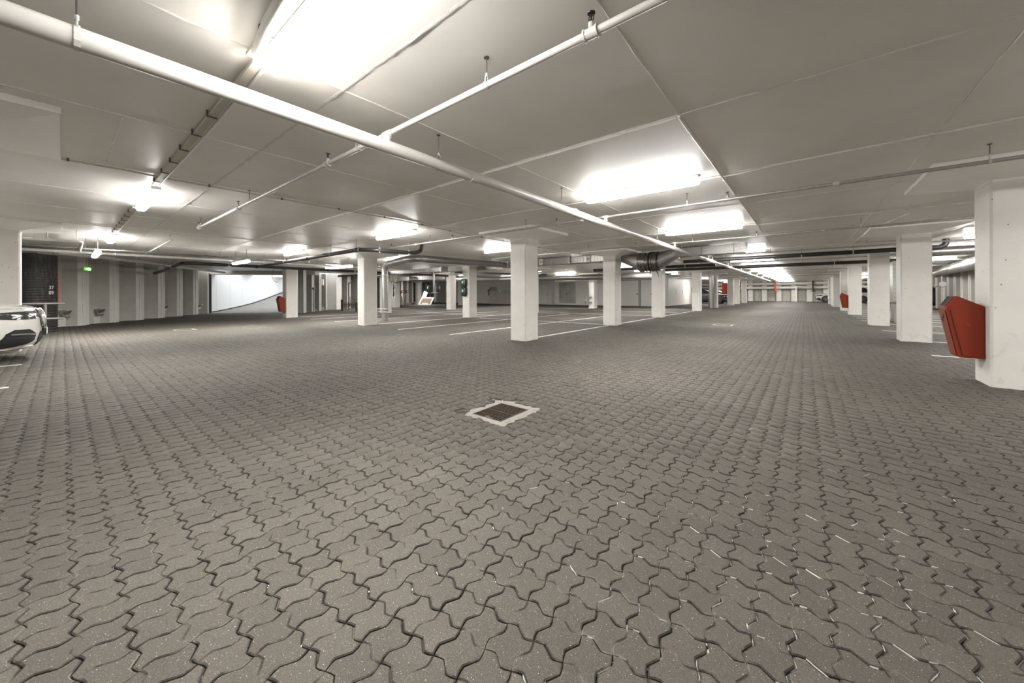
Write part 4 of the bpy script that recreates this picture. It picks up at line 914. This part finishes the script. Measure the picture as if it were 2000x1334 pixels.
# ------------------------------------------------------------ cars
def car(paint, label, cover=None):
    root = empty('car', (0,0,0), 0, label, 'car')
    SL = [(.20,-.17,-4.72,.88),(.25,-.08,-4.80,.94),(.33,-.03,-4.86,.985),(.45,-.01,-4.88,1.0),(.60,0,-4.88,1.003),(.72,-.005,-4.87,1.0),(.82,-.02,-4.86,.992),(.88,-.045,-4.85,.98),(.925,-.09,-4.85,.965),(.955,-.16,-4.84,.95),(.985,-.32,-4.84,.94),(1.015,-.55,-4.84,.93),(1.05,-.85,-4.84,.925),(1.09,-1.15,-4.84,.92),(1.13,-1.45,-4.82,.915)]
    GL = [(1.13,-1.45,-4.82,.915),(1.30,-1.76,-4.70,.85),(1.48,-2.05,-4.50,.78),(1.63,-2.38,-4.25,.71)]
    RF = [(1.63,-2.38,-4.25,.715),(1.69,-2.65,-4.05,.67),(1.725,-2.95,-3.8,.55),(1.735,-3.2,-3.6,.3)]
    NS = 72
    def ring(z, yf, yr, w):
        out = []; yc = -1.15
        for k in range(NS):
            a = 2*PI*k/NS; ca, sa = math.cos(a), math.sin(a)
            L_ = (yf-yc) if ca >= 0 else (yc-yr)
            if yf <= yc: yc2 = (yf+yr)/2; L_ = (yf-yr)/2
            else: yc2 = yc
            e = 2/3.3 if ca >= 0 else 2/6.0
            x = w*math.copysign(abs(sa)**(2/3.3 if ca >= 0 else 2/6.), sa); y = yc2+L_*math.copysign(abs(ca)**e, ca)
            out.append((x, y, z))
        return out
    MB().loft([ring(*q) for q in SL]).build('body', M[paint], root, ang=40)
    MB().loft([ring(*q) for q in GL]).build('windows', M['glass'], root, ang=40)
    MB().loft([ring(*q) for q in RF]).build('roof', M[paint], root, ang=40)
    for x in (-1, 1):
        for (yb, zt_), (yt, zb) in (((-1.5,1.14),(-2.4,1.62)),((-3.0,1.14),(-3.05,1.63)),((-4.75,1.14),(-4.2,1.62))):
            MB().tube([(x*.905,yb,zt_),(x*.80,(yb+yt)/2+.03,(zt_+zb)/2-.02),(x*.70,yt,zb)], .035, 6).build('pillar', M[paint], root)
    def fy(z):        # front y and half width at height z
        for a, b in zip(SL, SL[1:]):
            if a[0] <= z <= b[0]:
                t = (z-a[0])/(b[0]-a[0]); return a[1]+(b[1]-a[1])*t, a[3]+(b[3]-a[3])*t
        return SL[-1][1], SL[-1][3]
    def sp(x, z, off=0.):
        yf, w = fy(z); yc = -1.15; q = min(.9999, abs(x)/w); y = yc+(yf-yc)*(1-q**3.3)**(1/3.3)
        # outward normal in plan
        nx = q**2.3/w; ny = ((y-yc)/(yf-yc))**2.3/(yf-yc); l = math.hypot(nx, ny); return Vector((x+math.copysign(nx/l*off, x), y+ny/l*off, z))
    def patch(name, poly, m, off=.006, parent=None, n=10, thick=.012):
        """poly in (x, z) on the nose, wrapped over the body surface"""
        # fan of subdivided triangles from the centroid
        P = []
        for (a, b) in zip(poly, poly[1:]+poly[:1]):
            for k in range(n): P.append((a[0]+(b[0]-a[0])*k/n, a[1]+(b[1]-a[1])*k/n))
        cx = sum(p[0] for p in P)/len(P); cz = sum(p[1] for p in P)/len(P)
        mb = MB(); R = []
        R.append([sp(x, z, -.004) for x, z in P])
        for k in (1, .75, .5, .25, .06): R.append([sp(cx+(x-cx)*k, cz+(z-cz)*k, off) for x, z in P])
        mb.loft(R, cap=True); return mb.build(name, M[m], parent or root, ang=40)
    for sx in (-1, 1):
        f = lambda L_: [(sx*x, z) for x, z in L_][::sx]
        hl = patch('headlight', f([(.50,.775),(.62,.735),(.86,.735),(.955,.76),(.985,.845),(.90,.865),(.54,.875)]), 'lens', .010)
        patch('lamp_rim', f([(.60,.805),(.67,.785),(.69,.825),(.62,.835)]), 'chrome', .014, hl, 4); patch('lamp_rim', f([(.79,.79),(.86,.79),(.87,.825),(.81,.83)]), 'chrome', .014, hl, 4)
        patch('headlight_brow', f([(.50,.875),(.985,.850),(.985,.862),(.52,.888)]), 'plastic', .014, hl, 6)
        vt = patch('side_intake', f([(.60,.36),(.68,.30),(.86,.25),(.935,.29),(.905,.50),(.86,.565),(.72,.56),(.59,.47)]), 'dark', .008)
        patch('intake_trim', f([(.61,.445),(.88,.475),(.885,.495),(.61,.475)]), 'chrome', .016, vt, 6)
        patch('intake_blade', f([(.62,.39),(.90,.40),(.90,.44),(.62,.435)]), 'plastic', .014, vt, 6)
        patch('fog_lamp', f([(.76,.515),(.87,.515),(.865,.545),(.77,.545)]), 'lens', .014, vt, 4)
        # bumper lip under the intake
        MB().tube([sp(sx*x, z, .008) for x, z in ((.50,.25),(.62,.255),(.80,.225),(.93,.262),(.95,.33))], .014, 8).build('bumper_lip', M[paint], root)
        kg = patch('grille', f([(.05,.60),(.14,.555),(.34,.57),(.44,.66),(.46,.86),(.40,.905),(.10,.905),(.045,.84)]), 'dark', .006)
        rim = [(.05,.60),(.14,.555),(.34,.57),(.44,.66),(.46,.86),(.40,.905),(.10,.905),(.045,.84),(.05,.60)]
        pts = []
        for a, b in zip(rim, rim[1:]):
            for k in range(4): pts.append(sp(sx*(a[0]+(b[0]-a[0])*k/4), a[1]+(b[1]-a[1])*k/4, .022))
        MB().tube(pts+[pts[0]], .016, 6).build('grille_frame', M['chrome'], kg)
        for k in range(7):
            x = .10+.052*k; MB().tube([sp(sx*x, z, .018) for z in (.60,.68,.76,.84,.895)], .008, 5).build('slat', M['chrome'], kg)
        MB().lathe([(.0,0),(.04,.002),(.04,-.004)], (0,0,0), 10).build('washer_cap', M[paint], root).location = (sx*.7, -1.0, 1.075)
        # mirror
        mi = MB().tube([(sx*.93,-1.62,1.12),(sx*1.06,-1.62,1.13)], .03, 8).loft([[(sx*1.05,-1.72,1.07),(sx*1.05,-1.52,1.07),(sx*1.05,-1.54,1.22),(sx*1.05,-1.70,1.22)][::sx],[(sx*1.2,-1.70,1.09),(sx*1.2,-1.56,1.09),(sx*1.2,-1.58,1.2),(sx*1.2,-1.68,1.2)][::sx]]).build('mirror', M[paint], root)
        for y in (-.92, -3.9):
            a = MB().lathe([(.44,-.012),(.44,.012),(.36,.02),(.36,-.012)], (sx*.985,y,.37), 32, 'x').build('wheel_arch', M['plastic'], root)
            w = MB().lathe([(.25,-.12),(.35,-.12),(.37,-.08),(.37,.08),(.35,.12),(.25,.12)], (sx*.91,y,.37), 32, 'x').build('wheel', M['rubber'], root)
            MB().lathe([(.25,-.05),(.25,.122),(.235,.125),(.225,.09),(.0,.09)] if sx > 0 else [(.25,.05),(.25,-.122),(.235,-.125),(.225,-.09),(.0,-.09)], (sx*.91,y,.37), 28, 'x').build('rim', M['chrome'], w)
            for k in range(5):
                aa = 2*PI*k/5; MB().tube([(sx*1.01,y,.37),(sx*1.025,y+.22*math.cos(aa),.37+.22*math.sin(aa))], [.035,.022], 6).build('spoke', M['chrome'], w)
    patch('lower_intake', [(-.46,.30),(-.36,.245),(.36,.245),(.46,.30),(.50,.40),(.44,.50),(-.44,.50),(-.50,.40)], 'dark', .010)
    pb = MB().box(-.27,.27,.0,.04,.42,.54).build('plate_holder', M['plastic'], root, smooth=False)
    pl = MB().box(-.26,.26,.04,.046,.425,.535).build('number_plate', M['white_plastic'], pb, smooth=False)
    MB().box(-.26,-.215,.046,.0475,.425,.535).build('plate_band', mat('plate_blue', srgb(40,60,140), .4), pl, smooth=False)
    MB().lathe([(.036,0),(.038,.006),(.0,.01)], (0,0,0), 16).build('bonnet_badge', M['chrome'], root).location = (0,-.20,.965)
    MB().tube([sp(x, .925, .003) for x in np.linspace(-.9,.9,25)], .0035, 4).build('bonnet_gap', M['ink'], root)
    return root
K1 = car('car_white', 'white car with chrome kidney grille at the left edge, nose into the aisle'); K1.location = (-11.4, -.22, 0); K1['group'] = None or 'parked cars'
tb = {}
for c in bpy.data.objects:
    if c.parent: tb.setdefault(c.parent.name, []).append(c)
K2 = copy_tree(K1, table=tb); K2.location = (.95, 56.0, 0); K2.rotation_euler = (0,0,PI/2); K2['label'] = 'small far white car poking out behind the right-hand columns'
def repaint(root):
    for c in kids(root):
        if c.type == 'MESH' and c.data.materials and c.data.materials[0] == M['car_white']:
            c.data = c.data.copy(); c.data.materials[0] = M['car_black']
K3 = copy_tree(K1, table=tb); K3.location = (-6.3, 44.2, 0); K3.rotation_euler = (0,0,-PI/2); K3['label'] = 'black car seen between the far centre columns, left of the red panel'; repaint(K3)
K4 = copy_tree(K3); K4.location = (-6.2, 50.6, 0); K4['label'] = 'dark car farther back beside the red panel'
K5 = copy_tree(K3); K5.location = (5.0, 40.5, 0); K5.rotation_euler = (0,0,PI/2); K5['label'] = 'dark vehicle glimpsed between the third and fourth right-hand columns'
for k in (K1, K2, K3, K4, K5): k['group'] = 'parked cars'

# ------------------------------------------------------------ black ribbed pipe, guard rail and anchors by the left wall
rp = empty('ribbed_pipe', (-18.95, -.62, 0), 0, 'huge black ribbed vertical pipe wrapped in dirty net beside the white car', 'pipe')
pr = []; z = 0
while z < 2.46: pr += [(.540, z), (.553, z+.02), (.553, z+.045), (.540, z+.065)]; z += .082
MB().lathe([(.0,0)]+pr+[(.0,2.5)], (0,0,0), 56).build('pipe_shell', M['black_rib'], rp, ang=50)
nt_ = MB(); 
for s_txt, z_, in (('37', 1.40), ('09', 1.24)):
    a = math.radians(48); t = text(s_txt, .15, M['label'], rp, (.562*math.cos(a), .562*math.sin(a), z_), (PI/2, 0, a+PI/2), 'painted_digits')
q = MB().box(.0,.03,.556,.575,.85,1.82).build('red_strip', M['orange'], rp, smooth=False)
gr = empty('guard_rail', (-18.2, -.4, 0), 0, 'low grey tubular guard rail in front of the black ribbed pipe', 'railing')
MB().tube([(0,-1.2,.905),(0,.42,.905),(0,.48,.89)], [.032,.032,.01], 10).build('top_rail', M['tube_grey'], gr)
MB().tube([(0,-1.2,.44),(0,.42,.44),(0,.48,.43)], [.032,.032,.01], 10).build('lower_rail', M['tube_grey'], gr)
for y in (.08, -.9): MB().tube([(0,y,0),(0,y,.905)], .034, 10).build('post', M['tube_grey'], gr)
def anchor():
    root = empty('ground_anchor', (0,0,0), 0, 'x', 'anchor', 'ground anchors in the sheet pile wall')
    MB().box(-.16,.16,-.14,-.02,.0,.62).build('bearing_block', M['flange'], root, smooth=False)
    p = MB().box(-.15,.15,-.02,.02,-.16,.16).build('anchor_plate', M['tube_grey'], root, smooth=False); p.location = (0,.04,.46); p.rotation_euler = (.5,0,0)
    MB().tube([(0,.02,.45),(.01,.17,.53)], .055, 12).tube([(.01,.17,.53),(.02,.26,.57)], .035, 12).build('anchor_head', M['bolt'], root)
    MB().tube([(.07,.02,.35),(.10,.2,.42)], .025, 8).build('stub', M['pipe'], root)
    return root
an = anchor(); al = math.atan2(-6.69, 9.35)
u = Vector((9.35,-6.69,0)).normalized(); n = Vector((-u.y,u.x,0)); A0 = Vector((-29.25,5.86,0))
sc_ = [(9.72,'nearest the black ribbed pipe'),(7.15+.95,'under the exit sign')]
for n_, (t, l_) in enumerate(((9.75, 'steel ground anchor head at the wall foot beside the black ribbed pipe'), (8.2, 'steel ground anchor head at the wall foot right below the exit sign'), (4.15, 'small ground anchor head at the middle of the left wall'), (.95, 'small ground anchor head beside the ramp mouth'))):
    o = an if n_ == 0 else copy_tree(an)
    p = A0+u*t-n*.2; o.location = (p.x, p.y, 0); o.rotation_euler = (0,0,al); o['label'] = l_
# exit sign
es = empty('exit_sign', (-21.05, .62, 2.15), al, 'hanging green and white exit sign with an arrow in front of the left wall', 'sign')
MB().prism([(-.17,-.07),(.15,-.07),(.21,-.03),(.22,0),(.21,.03),(.15,.07),(-.17,.07)], 'y', -.05, .0).build('housing', M['lamp_body'], es, ang=20)
fc = MB().box(-.16,.15,.001,.006,-.06,.06).build('sign_face', M['sign_green'], es, smooth=False)
MB().add([(.10,.010,0),(.045,.010,.04),(.045,.010,-.04)], [(0,2,1)]).box(-.0,.05,.007,.0105,-.014,.014).build('arrow', M['sign_white'], fc, smooth=False)
MB().box(-.05,.0,.007,.0105,-.05,-.03).box(-.05,.0,.007,.0105,.03,.05).box(-.055,-.045,.007,.0105,-.05,.05).build('door_symbol', M['sign_white'], fc, smooth=False)
MB().lathe([(.012,.007),(.012,.011),(0,.011)], (-.10,0,.035), 8, 'y').tube([(-.10,.009,.02),(-.095,.009,-.015),(-.115,.009,-.045)], .007, 5).tube([(-.095,.009,-.015),(-.075,.009,-.045)], .006, 5).tube([(-.12,.009,.0),(-.10,.009,.015),(-.08,.009,.0)], .005, 5).build('running_figure', M['sign_white'], fc)
for x in (-.07, .03): MB().tube([(x,-.02,.07),(x,-.02,.53)], .006, 6).build('hanger_rod', M['rod'], es)

# ------------------------------------------------------------ vent posts
def vent(x, y, h, label, rz=0, fan=True, m='galvpipe', r=.055):
    o = empty('vent_pipe', (x, y, 0), rz, label, 'vent pipe', 'goose neck vent pipes')
    MB().tube([(0,0,0),(0,0,h)], r, 14).build('standpipe', M[m], o)
    if not fan: MB().tube([(0,0,h-.02)]+[(.17-.17*math.cos(a), 0, h+.17*math.sin(a)) for a in np.linspace(0, PI*.85, 9)], r*1.1, 14).build('goose_neck', M[m], o)
    if fan:
        MB().lathe([(.0,-.07),(.08,-.07),(.09,-.06),(.09,.06),(.08,.07),(.0,.07)], (.02,0,h+.07), 24, 'y').build('fan_drum', M[m], o)
        MB().lathe([(.035,-.072),(.035,-.078),(0,-.078)], (.02,0,h+.07), 14, 'y').build('outlet', M['dark'], o)
        MB().tube([(.10,0,h+.03),(.20,0,h-.01)], .03, 8).build('snout', M[m], o)
    MB().tube([(0,0,0),(0,0,.02)], r*1.5, 14).build('foot', M[m], o)
    return o
vent(-25.5, 10.55, 1.48, 'pale vent pipe with a round fan head before the dark sheet piles', .4)
vent(-26.6, 13.5, 1.9, 'thin dark goose neck vent pipe behind the bicycle rack', 2.4, False, 'black', .04)
vent(3.45, 17.75, 1.33, 'galvanised vent pipe with a drum head behind the big red bin', PI-.2, r=.042)
MB_pier = tag(MB().add([(-28.12,12.62,0),(-27.7,13.1,0),(-28.0,13.65,0),(-29.0,13.5,0)]+[(-28.12,12.62,ZC),(-27.7,13.1,ZC),(-28.0,13.65,ZC),(-29.0,13.5,ZC)], [(0,3,2,1),(4,5,6,7),(0,1,5,4),(1,2,6,5),(2,3,7,6),(3,0,4,7)]).build('trim_6', M['column'], smooth=False), kind='structure')
vent(-.9, 59.4, 1.75, 'thin white goose neck pipe before the end wall', 0, False, 'pipe', .09)

# ------------------------------------------------------------ bicycle rack
br = empty('bicycle_rack', (-25.4, 12.4, 0), 0, 'rusty bicycle rack with wire wheel loops', 'bicycle rack')
for x in (0, 2.0): MB().box(x-.05, x+.05, -.05, .05, 0, .62).build('post', M['rust'], br, smooth=False)
MB().lathe([(.05,.62),(.10,.68),(.05,.78),(.02,.84),(0,.85)], (0,0,0), 10).build('finial', M['rust'], br)
for z in (.36, .46): MB().tube([(0,0,z),(2,0,z)], .018, 8).build('rail', M['rust'], br)
for k in range(7):
    c = .22+k*.26; MB().tube([(c+.13*math.cos(a), .02*(-1)**k, .42+.19*math.sin(a)) for a in np.linspace(0, 2*PI, 17)], .010, 6).build('wheel_loop', M['rust'], br)
MB().tube([(1.15,0,.4),(1.15,0,1.0)], .02, 6).build('upright', M['rust'], br)
for k in range(3): MB().tube([(1.35+k*.26+.11*math.cos(a), .15, .72+.13*math.sin(a)) for a in np.linspace(0, 2*PI, 15)], .009, 6).build('wheel_loop', M['rust'], br)

# ------------------------------------------------------------ back walls with doors
bw = wall('wall_back', -40.3, -13.6, 32.3, 32.6)
wall('wall_core_side', -9.75, -9.55, 33.2, 46.2)
wall('wall_core_front', -13.6, -9.75, 32.3, 32.6)
wall('wall_core_back', -20, -9.6, 46.2, 46.4)
for n_, (x0, x1) in enumerate(((-20.95, -20.35), (-10.1, -9.55))):
    tag(MB().box(x0, x1, 31.7, 32.3, 0, ZC).build('trim_%d' % (n_+3), M['column'], smooth=False), kind='structure')
tag(MB().box(-9.9, -9.4, 46.0, 46.6, 0, ZC).build('trim_5', M['column'], smooth=False), kind='structure')
def door(name, x0, x1, y, z0, z1, m, frame='flange', double=False, handle=True):
    o = MB().box(x0-.06, x0, y-.05, y+.02, z0, z1+.06).box(x1, x1+.06, y-.05, y+.02, z0, z1+.06).box(x0, x1, y-.05, y+.02, z1, z1+.06).build(name, M[frame], smooth=False); tag(o, kind='structure')
    spans = [(x0, (x0+x1)/2-.005), ((x0+x1)/2+.005, x1)] if double else [(x0, x1)]
    for a, b in spans:
        l_ = MB().box(a, b, y-.035, y, z0, z1).build('door_leaf', M[m], o, smooth=False)
        if handle: MB().box((x0+x1)/2-.06 if double else b-.15, (x0+x1)/2-.03 if double else b-.08, y-.08, y-.035, 1.0, 1.15).build('door_handle', M['rod'], l_, smooth=False)
    return o
door('door_1', -19.75, -17.9, 32.28, .17, 2.28, 'door_grey', double=True)
door('door_2', -29.4, -28.3, 32.28, .17, 1.95, 'door_grey')
door('door_3', -13.35, -11.55, 32.28, 0, 2.3, 'white_wall', 'tube_grey')
door('door_4', -11.35, -10.3, 32.28, 0, 2.3, 'door_white', 'tube_grey')
door('door_5', -23.5, -21.2, 32.28, .05, 2.1, 'door_white')
door('door_6', -16.2, -14.4, 32.28, .05, 2.1, 'door_white')
# big white sliding door in the side of the core
sd = tag(MB().box(-9.56, -9.5, 34.0, 41.4, 0, 2.45).build('door_7', M['door_white'], smooth=False), kind='structure')
for y in (36.4, 38.8): MB().box(-9.5, -9.485, y-.01, y+.01, 1.0, 1.5).build('door_handle', M['rod'], sd, smooth=False)
al_ = MB().box(-9.52, -9.4, 42.6, 42.95, 1.35, 1.8).build('fire_alarm_box', M['orange'], smooth=False); tag(al_, 'small orange red alarm box beside the big white sliding door', 'alarm')
lp = tag(MB().box(-28.3, -24.9, 30.9, 31.05, 0, 1.52).build('partition', M['partition'], smooth=False), 'low grey partition left of the central column', 'partition')
MB().box(-26.8, -26.6, 30.88, 30.9, 1.3, 1.6).build('notice', M['label'], lp, smooth=False)
fh = empty('fire_hydrant_pipe', (-29.6, 32.25, 1.2), 0, 'small dark red hooked fire pipe left of the grey partition', 'pipe')
MB().tube(bend([(0,0,-.25),(0,0,.45),(.35,0,.55)], .12), .06, 8).build('pipe_run', mat('deep_red', srgb(120,12,10), .5), fh)
MB().box(-.15,.12,-.05,.05,.2,.4).build('valve', mat('deep_red_2', srgb(150,25,20), .5), fh, smooth=False)
# valve pipe on the fourth column of the row with charging boxes
vp = empty('valve_pipe', (-13.05, 25.62, 0), 0, 'dark pipe with flanged valves down the front of a far white column', 'pipe')
MB().tube([(0,0,.1),(0,0,2.2)], .03, 8).build('pipe_run', M['rod'], vp)
for z in (.45, .85): MB().tube([(-.28,0,z),(.2,0,z)], .035, 8).tube([(-.3,0,z),(-.26,0,z)], .07, 8).tube([(.18,0,z),(.22,0,z)], .07, 8).build('valve', M['rod'], vp)
MB().tube([(-.18,0,.42),(-.18,0,.88)], .05, 8).build('meter_pipe', M['galvpipe'], vp)
MB().tube([(-3,0,2.2),(0,0,2.2)], .03, 8).build('feed_pipe', M['pipe'], vp)
# standpipe cut by the right edge of the central column
v2 = empty('valve_pipe', (-17.6, 24.9, 0), 0, 'short dark flanged standpipe beside the right edge of the central column', 'pipe')
MB().tube([(0,0,0),(0,0,.95)], .035, 8).tube([(-.2,0,.9),(.2,0,.9)], .05, 8).tube([(-.2,0,.06),(.2,0,.06)], .05, 8).build('pipe_run', M['rod'], v2)
# hanging red panel far along the aisle
rdp = MB().box(-6.42, -5.75, 41.0, 41.06, 1.05, 2.15).box(-6.3, -6.28, 41.02, 41.04, 2.1, 2.68).box(-5.9, -5.88, 41.02, 41.04, 2.1, 2.68).build('red_panel', M['red']); tag(rdp, 'red rectangular panel between the far centre columns', 'sign')
# scrap boards and covered trolley at the back left
sb = empty('scrap_board', (-31.5, 24.2, 0), .1, 'white framed board with a brown centre leaning by the back wall', 'board')
F_ = MB().box(-.95,.95,-.03,.03,0,.12).box(-.95,.95,-.03,.03,.82,.95).box(-.95,-.75,-.03,.03,.12,.82).box(.75,.95,-.03,.03,.12,.82).box(-.45,.45,-.035,.035,.12,.25).build('frame', M['white_plastic'], sb, smooth=False); F_.rotation_euler = (-.6,0,0)
q = MB().box(-.75,.75,-.01,.015,.12,.82).build('centre', M['wood'], sb, smooth=False); q.rotation_euler = (-.6,0,0)
o = MB().box(-.3,.3,-.03,.03,0,1.15).build('scrap_board', M['white_plastic'], smooth=False); o.location = (-32.9,25.0,.36); o.rotation_euler = (-.25,.28,.1); tag(o, 'narrow white board standing upright behind the framed board', 'board', 'scrap boards'); sb['group'] = 'scrap boards'
r_ = random.Random(2)
for k in range(5):
    o = MB().box(-r_.uniform(.2,.5), r_.uniform(.2,.5), -.05, .05, 0, r_.uniform(.05,.12)).build('plank', M['wood'], smooth=False)
    o.location = (-33.3+r_.uniform(-.3,.3), 24.2+r_.uniform(-.3,.3), .02+.05*k); o.rotation_euler = (r_.uniform(-.15,.15), r_.uniform(-.2,.2), r_.uniform(0,3)); tag(o, 'brown scrap plank in the heap left of the framed board', 'plank', 'scrap planks')
wc = empty('covered_trolley', (-31.5, 20.8, 0), .9, 'grey tarpaulin covered trolley behind the far left columns', 'trolley')
MB().loft([[(-.6,-.3,.08),(.6,-.3,.08),(.55,.3,.08),(-.55,.3,.08)],[(-.62,-.32,.7),(.62,-.32,.7),(.55,.32,.7),(-.55,.32,.7)],[(-.5,-.2,1.1),(.45,-.2,1.15),(.4,.2,1.12),(-.45,.2,1.05)]]).build('cover', M['tarp'], wc, ang=60)
MB().tube([(.6,0,.05),(.75,0,1.1),(.6,0,1.15)], .03, 8).build('handle', M['white_plastic'], wc)
for x in (-.45,.45): MB().lathe([(.07,-.02),(.07,.02)], (x,-.2,.07), 12, 'y').build('castor', M['rubber'], wc)
ck = empty('parts_rack', (-31.0, 20.3, 0), .9, 'dark rack with small orange red parts above the covered trolley', 'rack')
for z in (1.2, 1.4): MB().tube([(-.9,0,z),(1.3,0,z+.12)], .03, 8).build('rail', M['plastic'], ck)
for k in range(5): MB().box(-.8+.45*k,-.66+.45*k,-.08,.08,1.22+.03*k,1.40+.03*k).build('clamp', M['orange'] if k % 2 else M['plastic'], ck, smooth=False)
for x in (-.85, 1.2): MB().tube([(x,0,0),(x,0,1.4)], .025, 8).build('leg', M['plastic'], ck)
# grey louvred cabinet glimpsed between the second and third right-hand columns
gc = empty('louvred_cabinet', (3.12, 20.5, 0), 0, 'tall grey panelled box glimpsed behind the third right-hand column', 'cabinet')
MB().box(-.5,.3,-.4,.5,.75,2.35).build('upper_box', M['tube_grey'], gc, smooth=False)
MB().box(-.45,.25,-.35,.45,0,.72).build('lower_box', M['tube_grey'], gc, smooth=False)
for k in range(10): MB().box(-.505,.3,-.405,-.4,.80+.155*k,.812+.155*k).build('panel_joint', M['rod'], gc, smooth=False)
# hanging cable by the ramp column and grey wall box
cb = MB().tube(bend([(-20.95,6.75,2.45),(-20.92,6.65,2.1),(-20.75,6.68,1.85),(-20.56,6.8,1.75)], .2), .010, 6).build('hanging_cable', M['rod']); tag(cb, 'dark cable dangling beside the column before the ramp', 'cable')
wb_ = MB().box(-.12,.12,-.06,.06,-.22,.22).build('wall_box', M['conduit']); wb_.location = (-27.6,12.05,2.05); wb_.rotation_euler = (0,0,-.72); tag(wb_, 'small pale box high on the dark sheet pile wall', 'box')
